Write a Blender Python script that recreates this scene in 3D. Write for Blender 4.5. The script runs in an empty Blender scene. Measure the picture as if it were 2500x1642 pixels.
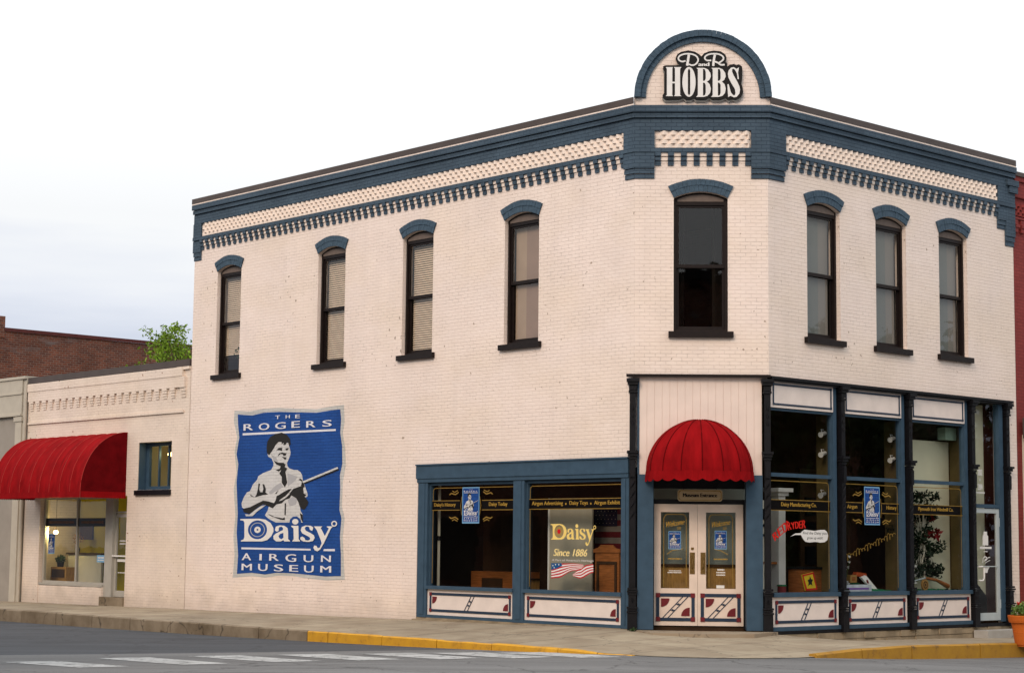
import bpy, math, random
from mathutils import Matrix, Vector
from mathutils.geometry import tessellate_polygon
random.seed(7)
R_ = math.radians
S = math.sqrt(.5)
sc = bpy.context.scene
# ------------------------------------------------------------------ camera
cam = bpy.data.objects.new('camera', bpy.data.cameras.new('camera'))
sc.collection.objects.link(cam); sc.camera = cam
yaw, pitch, roll = -0.046, 0.1098, 0.0106
fwd = Vector((math.sin(yaw)*math.cos(pitch), math.cos(yaw)*math.cos(pitch), math.sin(pitch)))
rt = Vector((math.cos(yaw), -math.sin(yaw), 0)); up = rt.cross(fwd)
r2 = rt*math.cos(roll)+up*math.sin(roll); u2 = up*math.cos(roll)-rt*math.sin(roll)
cm = Matrix((r2, u2, -fwd)).transposed().to_4x4(); cm.translation = Vector((-0.7566, -37.6836, 1.67))
cam.matrix_world = cm
cam.data.sensor_width = 36; cam.data.lens = 4556.15/2500*36; cam.data.clip_end = 2000; cam.data.clip_start = .5
# ------------------------------------------------------------------ sky, sun, exposure
SUN_EL, SUN_AZ = 34, 200          # degrees; azimuth clockwise from +y: the veiled sun is behind the camera, a little left
w = bpy.data.worlds.new('World'); sc.world = w; w.use_nodes = True
nt = w.node_tree; nt.nodes.clear(); N = nt.nodes.new; Lk = nt.links.new
out = N('ShaderNodeOutputWorld'); mix = N('ShaderNodeMixShader'); b1 = N('ShaderNodeBackground'); b2 = N('ShaderNodeBackground')
sky = N('ShaderNodeTexSky'); sky.sky_type = 'NISHITA'; sky.sun_disc = False; sky.sun_elevation = R_(SUN_EL); sky.sun_rotation = R_(SUN_AZ)
Lk(sky.outputs[0], b1.inputs[0]); b1.inputs[1].default_value = .12
tc = N('ShaderNodeTexCoord'); sx = N('ShaderNodeSeparateXYZ'); Lk(tc.outputs['Generated'], sx.inputs[0])
mp = N('ShaderNodeMapping'); mp.inputs['Scale'].default_value = (1.3, 1.3, 9); Lk(tc.outputs['Generated'], mp.inputs[0])
ns = N('ShaderNodeTexNoise'); ns.inputs['Scale'].default_value = 2.2; ns.inputs['Detail'].default_value = 5; ns.inputs['Roughness'].default_value = .55
Lk(mp.outputs[0], ns.inputs[0])
ad = N('ShaderNodeMath'); ad.operation = 'MULTIPLY_ADD'; Lk(ns.outputs[0], ad.inputs[0]); ad.inputs[1].default_value = .11; Lk(sx.outputs[2], ad.inputs[2])
rp = N('ShaderNodeValToRGB'); Lk(ad.outputs[0], rp.inputs[0])
els = [(0.0, (.42, .46, .56)), (.11, (.55, .60, .75)), (.155, (.67, .71, .83)), (.185, (.85, .87, .94)), (.215, (1.0, 1.0, 1.0)), (.6, (1.0, 1.0, 1.0)), (1.0, (.93, .95, 1.0))]
while len(rp.color_ramp.elements) < len(els): rp.color_ramp.elements.new(.5)
for e, (p, c) in zip(rp.color_ramp.elements, els): e.position = p; e.color = c+(1,)
gain = N('ShaderNodeMapRange'); Lk(sx.outputs[2], gain.inputs[0]); gain.inputs[1].default_value = .17; gain.inputs[2].default_value = .32; gain.inputs[3].default_value = 1.0; gain.inputs[4].default_value = 1.42
Lk(rp.outputs[0], b2.inputs[0]); Lk(gain.outputs[0], b2.inputs[1])
mix.inputs[0].default_value = .9; Lk(b1.outputs[0], mix.inputs[1]); Lk(b2.outputs[0], mix.inputs[2]); Lk(mix.outputs[0], out.inputs[0])
sd = bpy.data.lights.new('sun', 'SUN'); sd.energy = 1.5; sd.angle = R_(20); sd.color = (1, .77, .60)
sun = bpy.data.objects.new('sun', sd); sc.collection.objects.link(sun)
az = R_(SUN_AZ); sdir = Vector((math.sin(az)*math.cos(R_(SUN_EL)), math.cos(az)*math.cos(R_(SUN_EL)), math.sin(R_(SUN_EL))))
sun.rotation_euler = sdir.to_track_quat('Z', 'Y').to_euler()
sc.view_settings.view_transform = 'Standard'; sc.view_settings.look = 'None'; sc.view_settings.exposure = 0; sc.view_settings.gamma = 1
sc.cycles.max_bounces = 8; sc.cycles.transparent_max_bounces = 12
# ------------------------------------------------------------------ materials
def base(name):
    m = bpy.data.materials.new(name); m.use_nodes = True
    n = m.node_tree; return m, n, n.nodes['Principled BSDF']
def lnk(n, a, b): n.links.new(a, b)
def mat(name, col, rough=.6, var=.12, scale=3, bump=0, bscale=60, metal=0, stretch=(1, 1, 1), spec=.14, coords='UV'):
    m, n, p = base(name); p.inputs['Roughness'].default_value = rough; p.inputs['Metallic'].default_value = metal; p.inputs['Specular IOR Level'].default_value = spec
    t = n.nodes.new('ShaderNodeTexCoord'); mp = n.nodes.new('ShaderNodeMapping'); mp.inputs['Scale'].default_value = stretch; lnk(n, t.outputs[coords], mp.inputs[0])
    a = n.nodes.new('ShaderNodeTexNoise'); a.inputs['Scale'].default_value = scale; a.inputs['Detail'].default_value = 7; lnk(n, mp.outputs[0], a.inputs[0])
    r = n.nodes.new('ShaderNodeMapRange'); lnk(n, a.outputs[0], r.inputs[0]); r.inputs[1].default_value = .3; r.inputs[2].default_value = .7; r.inputs[3].default_value = 1-var; r.inputs[4].default_value = 1+var*.5
    v = n.nodes.new('ShaderNodeVectorMath'); v.operation = 'SCALE'; v.inputs[0].default_value = col; lnk(n, r.outputs[0], v.inputs['Scale']); lnk(n, v.outputs[0], p.inputs['Base Color'])
    if bump:
        b = n.nodes.new('ShaderNodeTexNoise'); b.inputs['Scale'].default_value = bscale; b.inputs['Detail'].default_value = 4; lnk(n, mp.outputs[0], b.inputs[0])
        bp = n.nodes.new('ShaderNodeBump'); bp.inputs['Strength'].default_value = bump; bp.inputs['Distance'].default_value = .01; lnk(n, b.outputs[0], bp.inputs['Height']); lnk(n, bp.outputs[0], p.inputs['Normal'])
    return m
def brick(name, c1, c2, mortar, bump=.6, dist=.006, bw=.215, rh=.0765, ms=.007, rough=.65, dirt=.12, joint=0, chips=0, chipcol=(.12, .05, .035), blotch=None):
    m, n, p = base(name); p.inputs['Roughness'].default_value = rough; p.inputs['Specular IOR Level'].default_value = .12; X = n.nodes.new
    t = X('ShaderNodeTexCoord'); wob = X('ShaderNodeTexNoise'); wob.inputs['Scale'].default_value = 1.3; wob.inputs['Detail'].default_value = 3; lnk(n, t.outputs['UV'], wob.inputs[0])
    wv = X('ShaderNodeVectorMath'); wv.operation = 'MULTIPLY_ADD'; lnk(n, wob.outputs['Color'], wv.inputs[0]); wv.inputs[1].default_value = (.02, .02, 0); lnk(n, t.outputs['UV'], wv.inputs[2])
    wob2 = X('ShaderNodeTexNoise'); wob2.inputs['Scale'].default_value = 25; lnk(n, t.outputs['UV'], wob2.inputs[0])
    wv2 = X('ShaderNodeVectorMath'); wv2.operation = 'MULTIPLY_ADD'; lnk(n, wob2.outputs['Color'], wv2.inputs[0]); wv2.inputs[1].default_value = (.009, .009, 0); lnk(n, wv.outputs[0], wv2.inputs[2])
    b = X('ShaderNodeTexBrick'); b.inputs['Scale'].default_value = 1; b.inputs['Brick Width'].default_value = bw; b.inputs['Row Height'].default_value = rh; b.inputs['Mortar Size'].default_value = ms; b.inputs['Mortar Smooth'].default_value = .6
    b.inputs['Color1'].default_value = c1+(1,); b.inputs['Color2'].default_value = c2+(1,); b.inputs['Mortar'].default_value = mortar+(1,); lnk(n, wv2.outputs[0], b.inputs[0])
    # wear: joints read only here and there, paint darkened by dirt streaks
    q = X('ShaderNodeTexNoise'); q.inputs['Scale'].default_value = .9; q.inputs['Detail'].default_value = 8; q.inputs['Roughness'].default_value = .6; lnk(n, t.outputs['UV'], q.inputs[0])
    mr = X('ShaderNodeMapRange'); lnk(n, q.outputs[0], mr.inputs[0]); mr.inputs[1].default_value = .35; mr.inputs[2].default_value = .7; mr.inputs[3].default_value = 1; mr.inputs[4].default_value = 1-dirt
    v = X('ShaderNodeVectorMath'); v.operation = 'SCALE'; lnk(n, b.outputs[0], v.inputs[0]); lnk(n, mr.outputs[0], v.inputs['Scale']); col = v.outputs[0]
    if joint:
        # open joints hold dirt only in patches; rain streaks; yellowed repaint patches; splash grime along the wall foot
        def nz(sx_, sy_, s_, lo, hi, a_, b_, det=6):
            m1 = X('ShaderNodeMapping'); m1.inputs['Scale'].default_value = (sx_, sy_, 1); m1.inputs['Location'].default_value = (s_*3, s_, 0); lnk(n, t.outputs['UV'], m1.inputs[0])
            q1 = X('ShaderNodeTexNoise'); q1.inputs['Scale'].default_value = s_; q1.inputs['Detail'].default_value = det; lnk(n, m1.outputs[0], q1.inputs[0])
            r1 = X('ShaderNodeMapRange'); lnk(n, q1.outputs[0], r1.inputs[0]); r1.inputs[1].default_value = lo; r1.inputs[2].default_value = hi; r1.inputs[3].default_value = a_; r1.inputs[4].default_value = b_; return r1.outputs[0]
        def ma(op, a_, b_):
            k_ = X('ShaderNodeMath'); k_.operation = op
            for i_, q_ in enumerate((a_, b_)):
                if isinstance(q_, (int, float)): k_.inputs[i_].default_value = q_
                else: lnk(n, q_, k_.inputs[i_])
            return k_.outputs[0]
        jf = ma('MULTIPLY', b.outputs['Fac'], nz(.5, 1.6, 1.1, .40, .66, .12, 1)); fine = nz(1, 1, 7, .45, .6, .2, 1)
        k1 = ma('SUBTRACT', 1, ma('MULTIPLY', ma('MULTIPLY', jf, fine), joint)); k2 = nz(3, .3, 1.0, .50, .78, 1, .955)
        sp_ = X('ShaderNodeSeparateXYZ'); lnk(n, t.outputs['UV'], sp_.inputs[0]); gr_ = X('ShaderNodeMapRange'); lnk(n, ma('ADD', sp_.outputs[1], nz(1, 1, 1.7, .3, .7, -.25, .25)), gr_.inputs[0]); gr_.inputs[1].default_value = -.1; gr_.inputs[2].default_value = .42; gr_.inputs[3].default_value = .80; gr_.inputs[4].default_value = 1
        v2 = X('ShaderNodeVectorMath'); v2.operation = 'SCALE'; lnk(n, col, v2.inputs[0]); lnk(n, ma('MULTIPLY', ma('MULTIPLY', k1, k2), gr_.outputs[0]), v2.inputs['Scale'])
        mx = X('ShaderNodeMix'); mx.data_type = 'RGBA'; mx.blend_type = 'MULTIPLY'; lnk(n, nz(.5, .9, .8, .42, .62, 0, 1), mx.inputs[0]); lnk(n, v2.outputs[0], mx.inputs[6]); mx.inputs[7].default_value = (.975, .965, .925, 1); col = mx.outputs[2]
    if blotch:
        bn = X('ShaderNodeTexNoise'); bn.inputs['Scale'].default_value = 1.2; bn.inputs['Detail'].default_value = 6
        bm = X('ShaderNodeMapping'); bm.inputs['Scale'].default_value = (.5, 2, 1); lnk(n, t.outputs['UV'], bm.inputs[0]); lnk(n, bm.outputs[0], bn.inputs[0])
        br = X('ShaderNodeMapRange'); lnk(n, bn.outputs[0], br.inputs[0]); br.inputs[1].default_value = .60; br.inputs[2].default_value = .74
        mx = X('ShaderNodeMix'); mx.data_type = 'RGBA'; lnk(n, br.outputs[0], mx.inputs[0]); lnk(n, col, mx.inputs[6]); mx.inputs[7].default_value = blotch+(1,); col = mx.outputs[2]
    if chips:
        cn = X('ShaderNodeTexNoise'); cn.inputs['Scale'].default_value = 9; cn.inputs['Detail'].default_value = 5; lnk(n, t.outputs['UV'], cn.inputs[0])
        cm_ = X('ShaderNodeTexNoise'); cm_.inputs['Scale'].default_value = .55; lnk(n, t.outputs['UV'], cm_.inputs[0])
        ca = X('ShaderNodeMath'); ca.operation = 'MULTIPLY_ADD'; lnk(n, cm_.outputs[0], ca.inputs[0]); ca.inputs[1].default_value = .35; lnk(n, cn.outputs[0], ca.inputs[2])
        cr = X('ShaderNodeMapRange'); lnk(n, ca.outputs[0], cr.inputs[0]); cr.inputs[1].default_value = 1.0-chips; cr.inputs[2].default_value = 1.02-chips
        mx = X('ShaderNodeMix'); mx.data_type = 'RGBA'; lnk(n, cr.outputs[0], mx.inputs[0]); lnk(n, col, mx.inputs[6]); mx.inputs[7].default_value = chipcol+(1,); col = mx.outputs[2]
    lnk(n, col, p.inputs['Base Color'])
    inv = X('ShaderNodeMath'); inv.operation = 'SUBTRACT'; inv.inputs[0].default_value = 1; lnk(n, b.outputs['Fac'], inv.inputs[1])
    gn = X('ShaderNodeTexNoise'); gn.inputs['Scale'].default_value = 40; gn.inputs['Detail'].default_value = 5; lnk(n, t.outputs['UV'], gn.inputs[0])
    sm = X('ShaderNodeMath'); sm.operation = 'MULTIPLY_ADD'; lnk(n, gn.outputs[0], sm.inputs[0]); sm.inputs[1].default_value = .5; lnk(n, inv.outputs[0], sm.inputs[2])
    bp = X('ShaderNodeBump'); bp.inputs['Strength'].default_value = bump; bp.inputs['Distance'].default_value = dist; lnk(n, sm.outputs[0], bp.inputs['Height']); lnk(n, bp.outputs[0], p.inputs['Normal'])
    return m
def glass(name, tint=(.93, .95, .94)):
    m, n, p = base(name); n.nodes.remove(p); o = n.nodes['Material Output']; X = n.nodes.new
    tr = X('ShaderNodeBsdfTransparent'); tr.inputs[0].default_value = tint+(1,); gl = X('ShaderNodeBsdfGlossy'); gl.inputs['Roughness'].default_value = .015
    lw = X('ShaderNodeLayerWeight'); lw.inputs[0].default_value = .5; pw = X('ShaderNodeMath'); pw.operation = 'POWER'; lnk(n, lw.outputs['Facing'], pw.inputs[0]); pw.inputs[1].default_value = 4.5
    fr = X('ShaderNodeMath'); fr.operation = 'MULTIPLY_ADD'; lnk(n, pw.outputs[0], fr.inputs[0]); fr.inputs[1].default_value = .96; fr.inputs[2].default_value = .058
    mx = X('ShaderNodeMixShader'); lnk(n, fr.outputs[0], mx.inputs[0]); lnk(n, tr.outputs[0], mx.inputs[1]); lnk(n, gl.outputs[0], mx.inputs[2]); lnk(n, mx.outputs[0], o.inputs[0])
    tc_ = X('ShaderNodeTexCoord'); nz = X('ShaderNodeTexNoise'); nz.inputs['Scale'].default_value = 1.7; lnk(n, tc_.outputs['UV'], nz.inputs[0])
    bp = X('ShaderNodeBump'); bp.inputs['Strength'].default_value = .12; bp.inputs['Distance'].default_value = .02; lnk(n, nz.outputs[0], bp.inputs['Height']); lnk(n, bp.outputs[0], gl.inputs['Normal'])
    return m
def glow(name, col, st):
    m, n, p = base(name); p.inputs['Base Color'].default_value = col+(1,); p.inputs['Emission Color'].default_value = col+(1,); p.inputs['Emission Strength'].default_value = st
    return m
CREAM, CREAM2 = (.90, .775, .695), (.88, .75, .668)
M_CREAM = brick('painted_cream_brick', CREAM, CREAM2, (.86, .73, .645), bump=.65, dist=.008, joint=.32, dirt=.08, chips=.115, chipcol=(.42, .33, .26))
M_CREAM_L = brick('painted_cream_brick_annex', (.85, .73, .63), (.82, .70, .60), (.78, .66, .56), joint=.3, bump=.5, dist=.006, dirt=.12, chips=.115, chipcol=(.3, .16, .1))
M_BLUEB = brick('painted_blue_brick', (.074, .113, .152), (.065, .10, .137), (.04, .064, .094), bump=.7, dist=.008, dirt=.32)
M_BLUEV = mat('blue_brick_soldier', (.056, .094, .132), .6, .25, 12, .4, 40)
M_BLUE = mat('blue_woodwork_paint', (.046, .086, .130), .45, .15, 5, .15, 60)
M_BLUEF = mat('slate_blue_trim_paint', (.030, .047, .078), .45, .12, 8)
M_BLACK = mat('black_iron_paint', (.006, .006, .008), .45, .4, 10, .3, 50, spec=.22)
M_DARKBR = mat('dark_brown_sash_paint', (.012, .007, .006), .5, .3, 7, .2, 60, spec=.2)
M_PLAIN = mat('cream_painted_moulded_brick', (.88, .76, .66), .65, .12, 8, .3, 60)
M_LUN = mat('brown_arch_infill_panel', (.16, .125, .105), .6, .15, 6)
M_FLASH = mat('brown_metal_flashing', (.085, .068, .062), .45, .15, 2)
M_BOARD = mat('cream_painted_boards', (.80, .67, .585), .5, .07, 2, .15, 40)
M_WHITEP = mat('off_white_panel_paint', (.78, .69, .63), .5, .08, 3, .1, 40)
M_DOORW = mat('cream_door_paint', (.78, .64, .53), .45, .1, 3, .1, 40)
M_MAROON = mat('maroon_accent_paint', (.16, .022, .027), .5, .1, 8)
M_RED = mat('red_canvas', (.265, .005, .007), .85, .32, 4, .6, 6, stretch=(1, .5, 1), spec=.04)
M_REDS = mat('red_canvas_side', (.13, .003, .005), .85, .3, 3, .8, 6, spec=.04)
M_BRASS = mat('aged_brass', (.32, .2, .07), .35, .3, 20, metal=.9)
M_GOLD = mat('gold_leaf_lettering', (.46, .28, .05), .4, .2, 20)
M_GOLDD = mat('dull_gold_lines', (.30, .185, .04), .45, .25, 10)
M_BAND = mat('black_glass_band', (.006, .005, .005), .3, .2, 5)
M_GLASS = glass('window_glass'); M_GLASS2 = glass('shop_glass', (.9, .92, .9))
M_BLIND = mat('tan_blind_slats', (.80, .62, .46), .55, .1, 4)
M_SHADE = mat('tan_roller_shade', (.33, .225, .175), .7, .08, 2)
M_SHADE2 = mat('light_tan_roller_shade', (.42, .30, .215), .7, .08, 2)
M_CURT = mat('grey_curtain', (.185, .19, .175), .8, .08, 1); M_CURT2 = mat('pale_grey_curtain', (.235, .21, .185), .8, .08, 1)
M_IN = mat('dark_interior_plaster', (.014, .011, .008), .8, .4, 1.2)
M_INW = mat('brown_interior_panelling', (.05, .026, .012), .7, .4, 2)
M_WOOD = mat('orange_brown_wood', (.30, .105, .03), .45, .35, 4, stretch=(1, 8, 1))
M_WOOD2 = mat('golden_oak', (.36, .2, .06), .45, .3, 4, stretch=(8, 1, 1))
M_GREYP = mat('grey_display_board', (.60, .57, .47), .8, .08, 2)
M_CREAMI = mat('cream_interior_wall', (.78, .75, .56), .8, .1, 1)
M_WHITE = mat('white_paint', (.78, .77, .74), .5, .06, 5)
M_SIGNBLK = mat('black_sign_face', (.012, .011, .01), .4, .2, 5)
M_SIGNEDGE = mat('grey_sign_edge', (.42, .40, .36), .5, .15, 5)
M_STEEL = mat('pale_aluminium', (.46, .52, .53), .4, .1, 3)
M_ALU = mat('dull_aluminium_frame', (.42, .40, .35), .45, .12, 3)
M_EMB = brick('royal_blue_paint_on_brick', (.016, .075, .31), (.019, .084, .33), (.014, .066, .27), bump=.8, dist=.009, joint=.3, dirt=.22)
M_EMBP = brick('pale_grey_paint_on_brick', (.60, .60, .58), (.57, .57, .55), (.54, .54, .52), bump=.8, dist=.009, joint=.3)
M_EMBW = mat('sign_white', (.74, .74, .78), .5, .05, 5)
M_EMBG = brick('shirt_grey_paint_on_brick', (.68, .68, .67), (.64, .64, .64), (.62, .62, .61), bump=.8, dist=.009, joint=.25); M_EMBG2 = mat('sign_mid_grey', (.42, .42, .43), .5, .05, 5)
M_EMBK = mat('sign_black', (.022, .021, .02), .5, .1, 5)
M_EMBL = mat('word_cream_white', (.78, .76, .72), .5, .05, 5)
M_SKYB = mat('sticker_pale_blue', (.20, .42, .65), .5, .06, 5)
M_STONE = mat('rubble_stone', (.30, .24, .16), .85, .35, 3, .9, 12)
M_TERRA = mat('terracotta', (.55, .13, .02), .7, .2, 5, .2, 40)
M_GREENC = mat('green_cloth', (.012, .15, .065), .8, .3, 5)
M_LEAF = mat('fresh_leaves', (.16, .27, .022), .6, .35, 1.2, coords='Object'); M_LEAFD = mat('dark_leaves', (.035, .07, .02), .6, .4, 1.5, coords='Object')
M_BARK = mat('bark', (.11, .08, .05), .9, .3, 6, .5, 30, stretch=(4, .6, 1))
# ------------------------------------------------------------------ mesh building
FM = {'W': Matrix.Identity(4), 'C': Matrix.Identity(4), 'L': Matrix.Rotation(R_(-45), 4, 'Z'),
      'R': Matrix.Translation((2.7, 0, 0)) @ Matrix.Rotation(R_(45), 4, 'Z')}
WM = {}
class MB:
    def __init__(s): s.v = []; s.f = []
    def add(s, vs, fs):
        o = len(s.v); s.v += [tuple(p) for p in vs]; s.f += [tuple(o+i for i in f) for f in fs]; return s
    def box(s, x0, x1, y0, y1, z0, z1):
        x0, x1 = min(x0, x1), max(x0, x1); y0, y1 = min(y0, y1), max(y0, y1); z0, z1 = min(z0, z1), max(z0, z1)
        return s.add([(x0,y0,z0),(x1,y0,z0),(x1,y1,z0),(x0,y1,z0),(x0,y0,z1),(x1,y0,z1),(x1,y1,z1),(x0,y1,z1)], [(0,3,2,1),(4,5,6,7),(0,1,5,4),(1,2,6,5),(2,3,7,6),(3,0,4,7)])
    def sheet(s, x0, x1, y, z0, z1): return s.add([(x0, y, z0), (x1, y, z0), (x1, y, z1), (x0, y, z1)], [(0, 1, 2, 3)])
    def poly(s, loops, y0, y1=None):
        """polygon with holes in the x-z plane; a sheet at y0 or a solid from y0 to y1"""
        L = [[Vector((a, b, 0)) for a, b in l] for l in loops]; flat = [p for l in L for p in l]; tri = tessellate_polygon(L)
        def face(t, want):
            a, b, c = (flat[i] for i in t); cr = (b.x-a.x)*(c.y-a.y)-(b.y-a.y)*(c.x-a.x)
            return t if (cr > 0) == want else t[::-1]
        n = len(flat)
        s.add([(p.x, y0, p.y) for p in flat], [face(t, True) for t in tri])
        if y1 is not None:
            s.add([(p.x, y1, p.y) for p in flat], [face(t, False) for t in tri])
            for k, l in enumerate(L):
                ar = sum(l[i].x*l[(i+1) % len(l)].y-l[(i+1) % len(l)].x*l[i].y for i in range(len(l)))
                if (ar < 0) != (k > 0): l = l[::-1]
                m = len(l); vs = [(p.x, y0, p.y) for p in l]+[(p.x, y1, p.y) for p in l]
                s.add(vs, [(i, m+i, m+(i+1) % m, (i+1) % m) for i in range(m)])
        return s
    def foot(s, pts, z0, z1):
        """vertical prism over a plan polygon"""
        L = [Vector((a, b, 0)) for a, b in pts]
        if sum(L[i].x*L[(i+1) % len(L)].y-L[(i+1) % len(L)].x*L[i].y for i in range(len(L))) < 0: L = L[::-1]
        tri = tessellate_polygon([L]); m = len(L)
        def face(t, want):
            a, b, c = (L[i] for i in t); cr = (b.x-a.x)*(c.y-a.y)-(b.y-a.y)*(c.x-a.x)
            return t if (cr > 0) == want else t[::-1]
        s.add([(p.x, p.y, z1) for p in L], [face(t, True) for t in tri]); s.add([(p.x, p.y, z0) for p in L], [face(t, False) for t in tri])
        return s.add([(p.x, p.y, z0) for p in L]+[(p.x, p.y, z1) for p in L], [(i, (i+1) % m, m+(i+1) % m, m+i) for i in range(m)])
    def stroke(s, pts, wd, y, taper=False):
        n = len(pts)
        for i in range(n-1):
            (ax, az_), (bx, bz) = pts[i], pts[i+1]; dx, dz = bx-ax, bz-az_; l = math.hypot(dx, dz) or 1
            nx, nz = -dz/l*wd/2, dx/l*wd/2; ex, ez = dx/l*wd*.25, dz/l*wd*.25
            s.add([(ax-ex-nx, y-.0002*i, az_-ez-nz), (bx+ex-nx, y-.0002*i, bz+ez-nz), (bx+ex+nx, y-.0002*i, bz+ez+nz), (ax-ex+nx, y-.0002*i, az_-ez+nz)], [(0, 1, 2, 3)])
        return s
    def tube(s, pts, r, n=8, cap=True):
        pts = [Vector(p) for p in pts]; rs = r if isinstance(r, (list, tuple)) else [r]*len(pts); o = len(s.v)
        for i, p in enumerate(pts):
            d = (pts[min(i+1, len(pts)-1)]-pts[max(i-1, 0)]).normalized(); a = d.orthogonal().normalized() if abs(d.z) < .99 else Vector((1, 0, 0)); b = d.cross(a)
            for k in range(n): s.v.append(tuple(p+(a*math.cos(6.2832*k/n)+b*math.sin(6.2832*k/n))*rs[i]))
        for i in range(len(pts)-1):
            for k in range(n): s.f.append((o+i*n+k, o+i*n+(k+1) % n, o+(i+1)*n+(k+1) % n, o+(i+1)*n+k))
        if cap: s.f.append(tuple(o+k for k in range(n))[::-1]); s.f.append(tuple(o+(len(pts)-1)*n+k for k in range(n)))
        return s
    def lathe(s, prof, cx=0, cy=0, n=32):
        o = len(s.v)
        for r, z in prof:
            for k in range(n): s.v.append((cx+r*math.cos(6.2832*k/n), cy+r*math.sin(6.2832*k/n), z))
        for i in range(len(prof)-1):
            for k in range(n): s.f.append((o+i*n+k, o+i*n+(k+1) % n, o+(i+1)*n+(k+1) % n, o+(i+1)*n+k))
        return s
    def disc(s, cx, cz, rx, rz, y, hole=0, n=28):
        c = lambda k, q: (cx+rx*q*math.cos(6.2832*k/n), y, cz+rz*q*math.sin(6.2832*k/n))
        if hole: return s.add([c(k, 1) for k in range(n)]+[c(k, hole) for k in range(n)], [(k, (k+1) % n, n+(k+1) % n, n+k) for k in range(n)])
        return s.add([c(k, 1) for k in range(n)], [tuple(range(n))])
    def merge(s, o): return s.add(o.v, o.f)
    def mapped(s, fn): s.v = [fn(*p) for p in s.v]; return s
    def mesh(s, name):
        me = bpy.data.meshes.new(name); me.from_pydata(s.v, [], s.f); me.update()
        uv = me.uv_layers.new(name='UVMap').data; V = me.vertices; L = me.loops
        for p in me.polygons:
            nx, ny, nz = p.normal; h = math.hypot(nx, ny)
            for li in p.loop_indices:
                x, y, z = V[L[li].vertex_index].co
                uv[li].uv = (x, y) if h < .5 else (((-ny*x+nx*y)/h), z)
        return me
def tag(o, label=None, cat=None, group=None, kind=None):
    if label: o['label'] = label
    if cat: o['category'] = cat
    if group: o['group'] = group
    if kind: o['kind'] = kind
    return o
def empty(name, F='W', loc=(0, 0, 0), rz=0):
    o = bpy.data.objects.new(name, None); sc.collection.objects.link(o); o.empty_display_size = .1
    m = FM[F] @ Matrix.Translation(loc) @ Matrix.Rotation(rz, 4, 'Z'); WM[o.name] = m; o.matrix_basis = m; return o
def obj(name, mb, m, parent=None, F=None, label=None, smooth=False):
    """one mesh object; F gives its own frame, without F it uses its parent's"""
    me = mb.mesh(name); me.materials.append(m)
    if smooth:
        for p in me.polygons: p.use_smooth = True
    o = bpy.data.objects.new(name, me); sc.collection.objects.link(o)
    pw = WM[parent.name] if parent else Matrix.Identity(4); wm = (FM[F] if isinstance(F, str) else F) if F is not None else pw
    o.parent = parent; o.matrix_basis = pw.inverted() @ wm; WM[o.name] = wm
    if label: o['label'] = label
    return o
def pieces(name, mbs, m, parent, F=None): return [obj(name, b, m, parent, F) for b in mbs]
def clone(o, parent, wm=None):
    c = o.copy(); sc.collection.objects.link(c); c.parent = parent
    if wm is not None: c.matrix_basis = WM[parent.name].inverted() @ wm if parent else wm; WM[c.name] = wm
    else: WM[c.name] = WM[parent.name] @ c.matrix_basis
    for ch in list(o.children): clone(ch, c)
    return c
def struct(name, mb, m, F='W', smooth=False):
    return tag(obj(name, mb, m, None, F, smooth=smooth), kind='structure')
def glyph(txt):
    """outline of a text as triangles, in unit box coordinates"""
    cu = bpy.data.curves.new('t', 'FONT'); cu.body = txt; cu.resolution_u = 3; o = bpy.data.objects.new('t', cu); sc.collection.objects.link(o)
    dg = bpy.context.evaluated_depsgraph_get(); me = o.evaluated_get(dg).to_mesh(); V = [tuple(v.co) for v in me.vertices]; Fc = [tuple(p.vertices) for p in me.polygons]
    o.evaluated_get(dg).to_mesh_clear(); bpy.data.objects.remove(o); bpy.data.curves.remove(cu)
    if not V: return [], [], 1, 1
    x0 = min(v[0] for v in V); x1 = max(v[0] for v in V); y0 = min(v[1] for v in V); y1 = max(v[1] for v in V)
    return [((v[0]-x0)/(x1-x0 or 1), (v[1]-y0)/(y1-y0 or 1)) for v in V], Fc, x1-x0, y1-y0
def text(mb, txt, x0, z0, x1, z1, y, shear=0, fn=None, bold=0):
    V, Fc, w_, h_ = glyph(txt); fn = fn or (lambda x, z: (x, z)); wd = x1-x0; ht = z1-z0
    for off in ([0] if not bold else [-bold, 0, bold]):
        vs = []
        for a, b in V:
            x, z = fn(x0+a*wd+off+shear*b*ht, z0+b*ht); vs.append((x, y-.0002*(off > 0)+.0002*(off < 0), z))
        mb.add(vs, Fc)
    return mb
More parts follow.
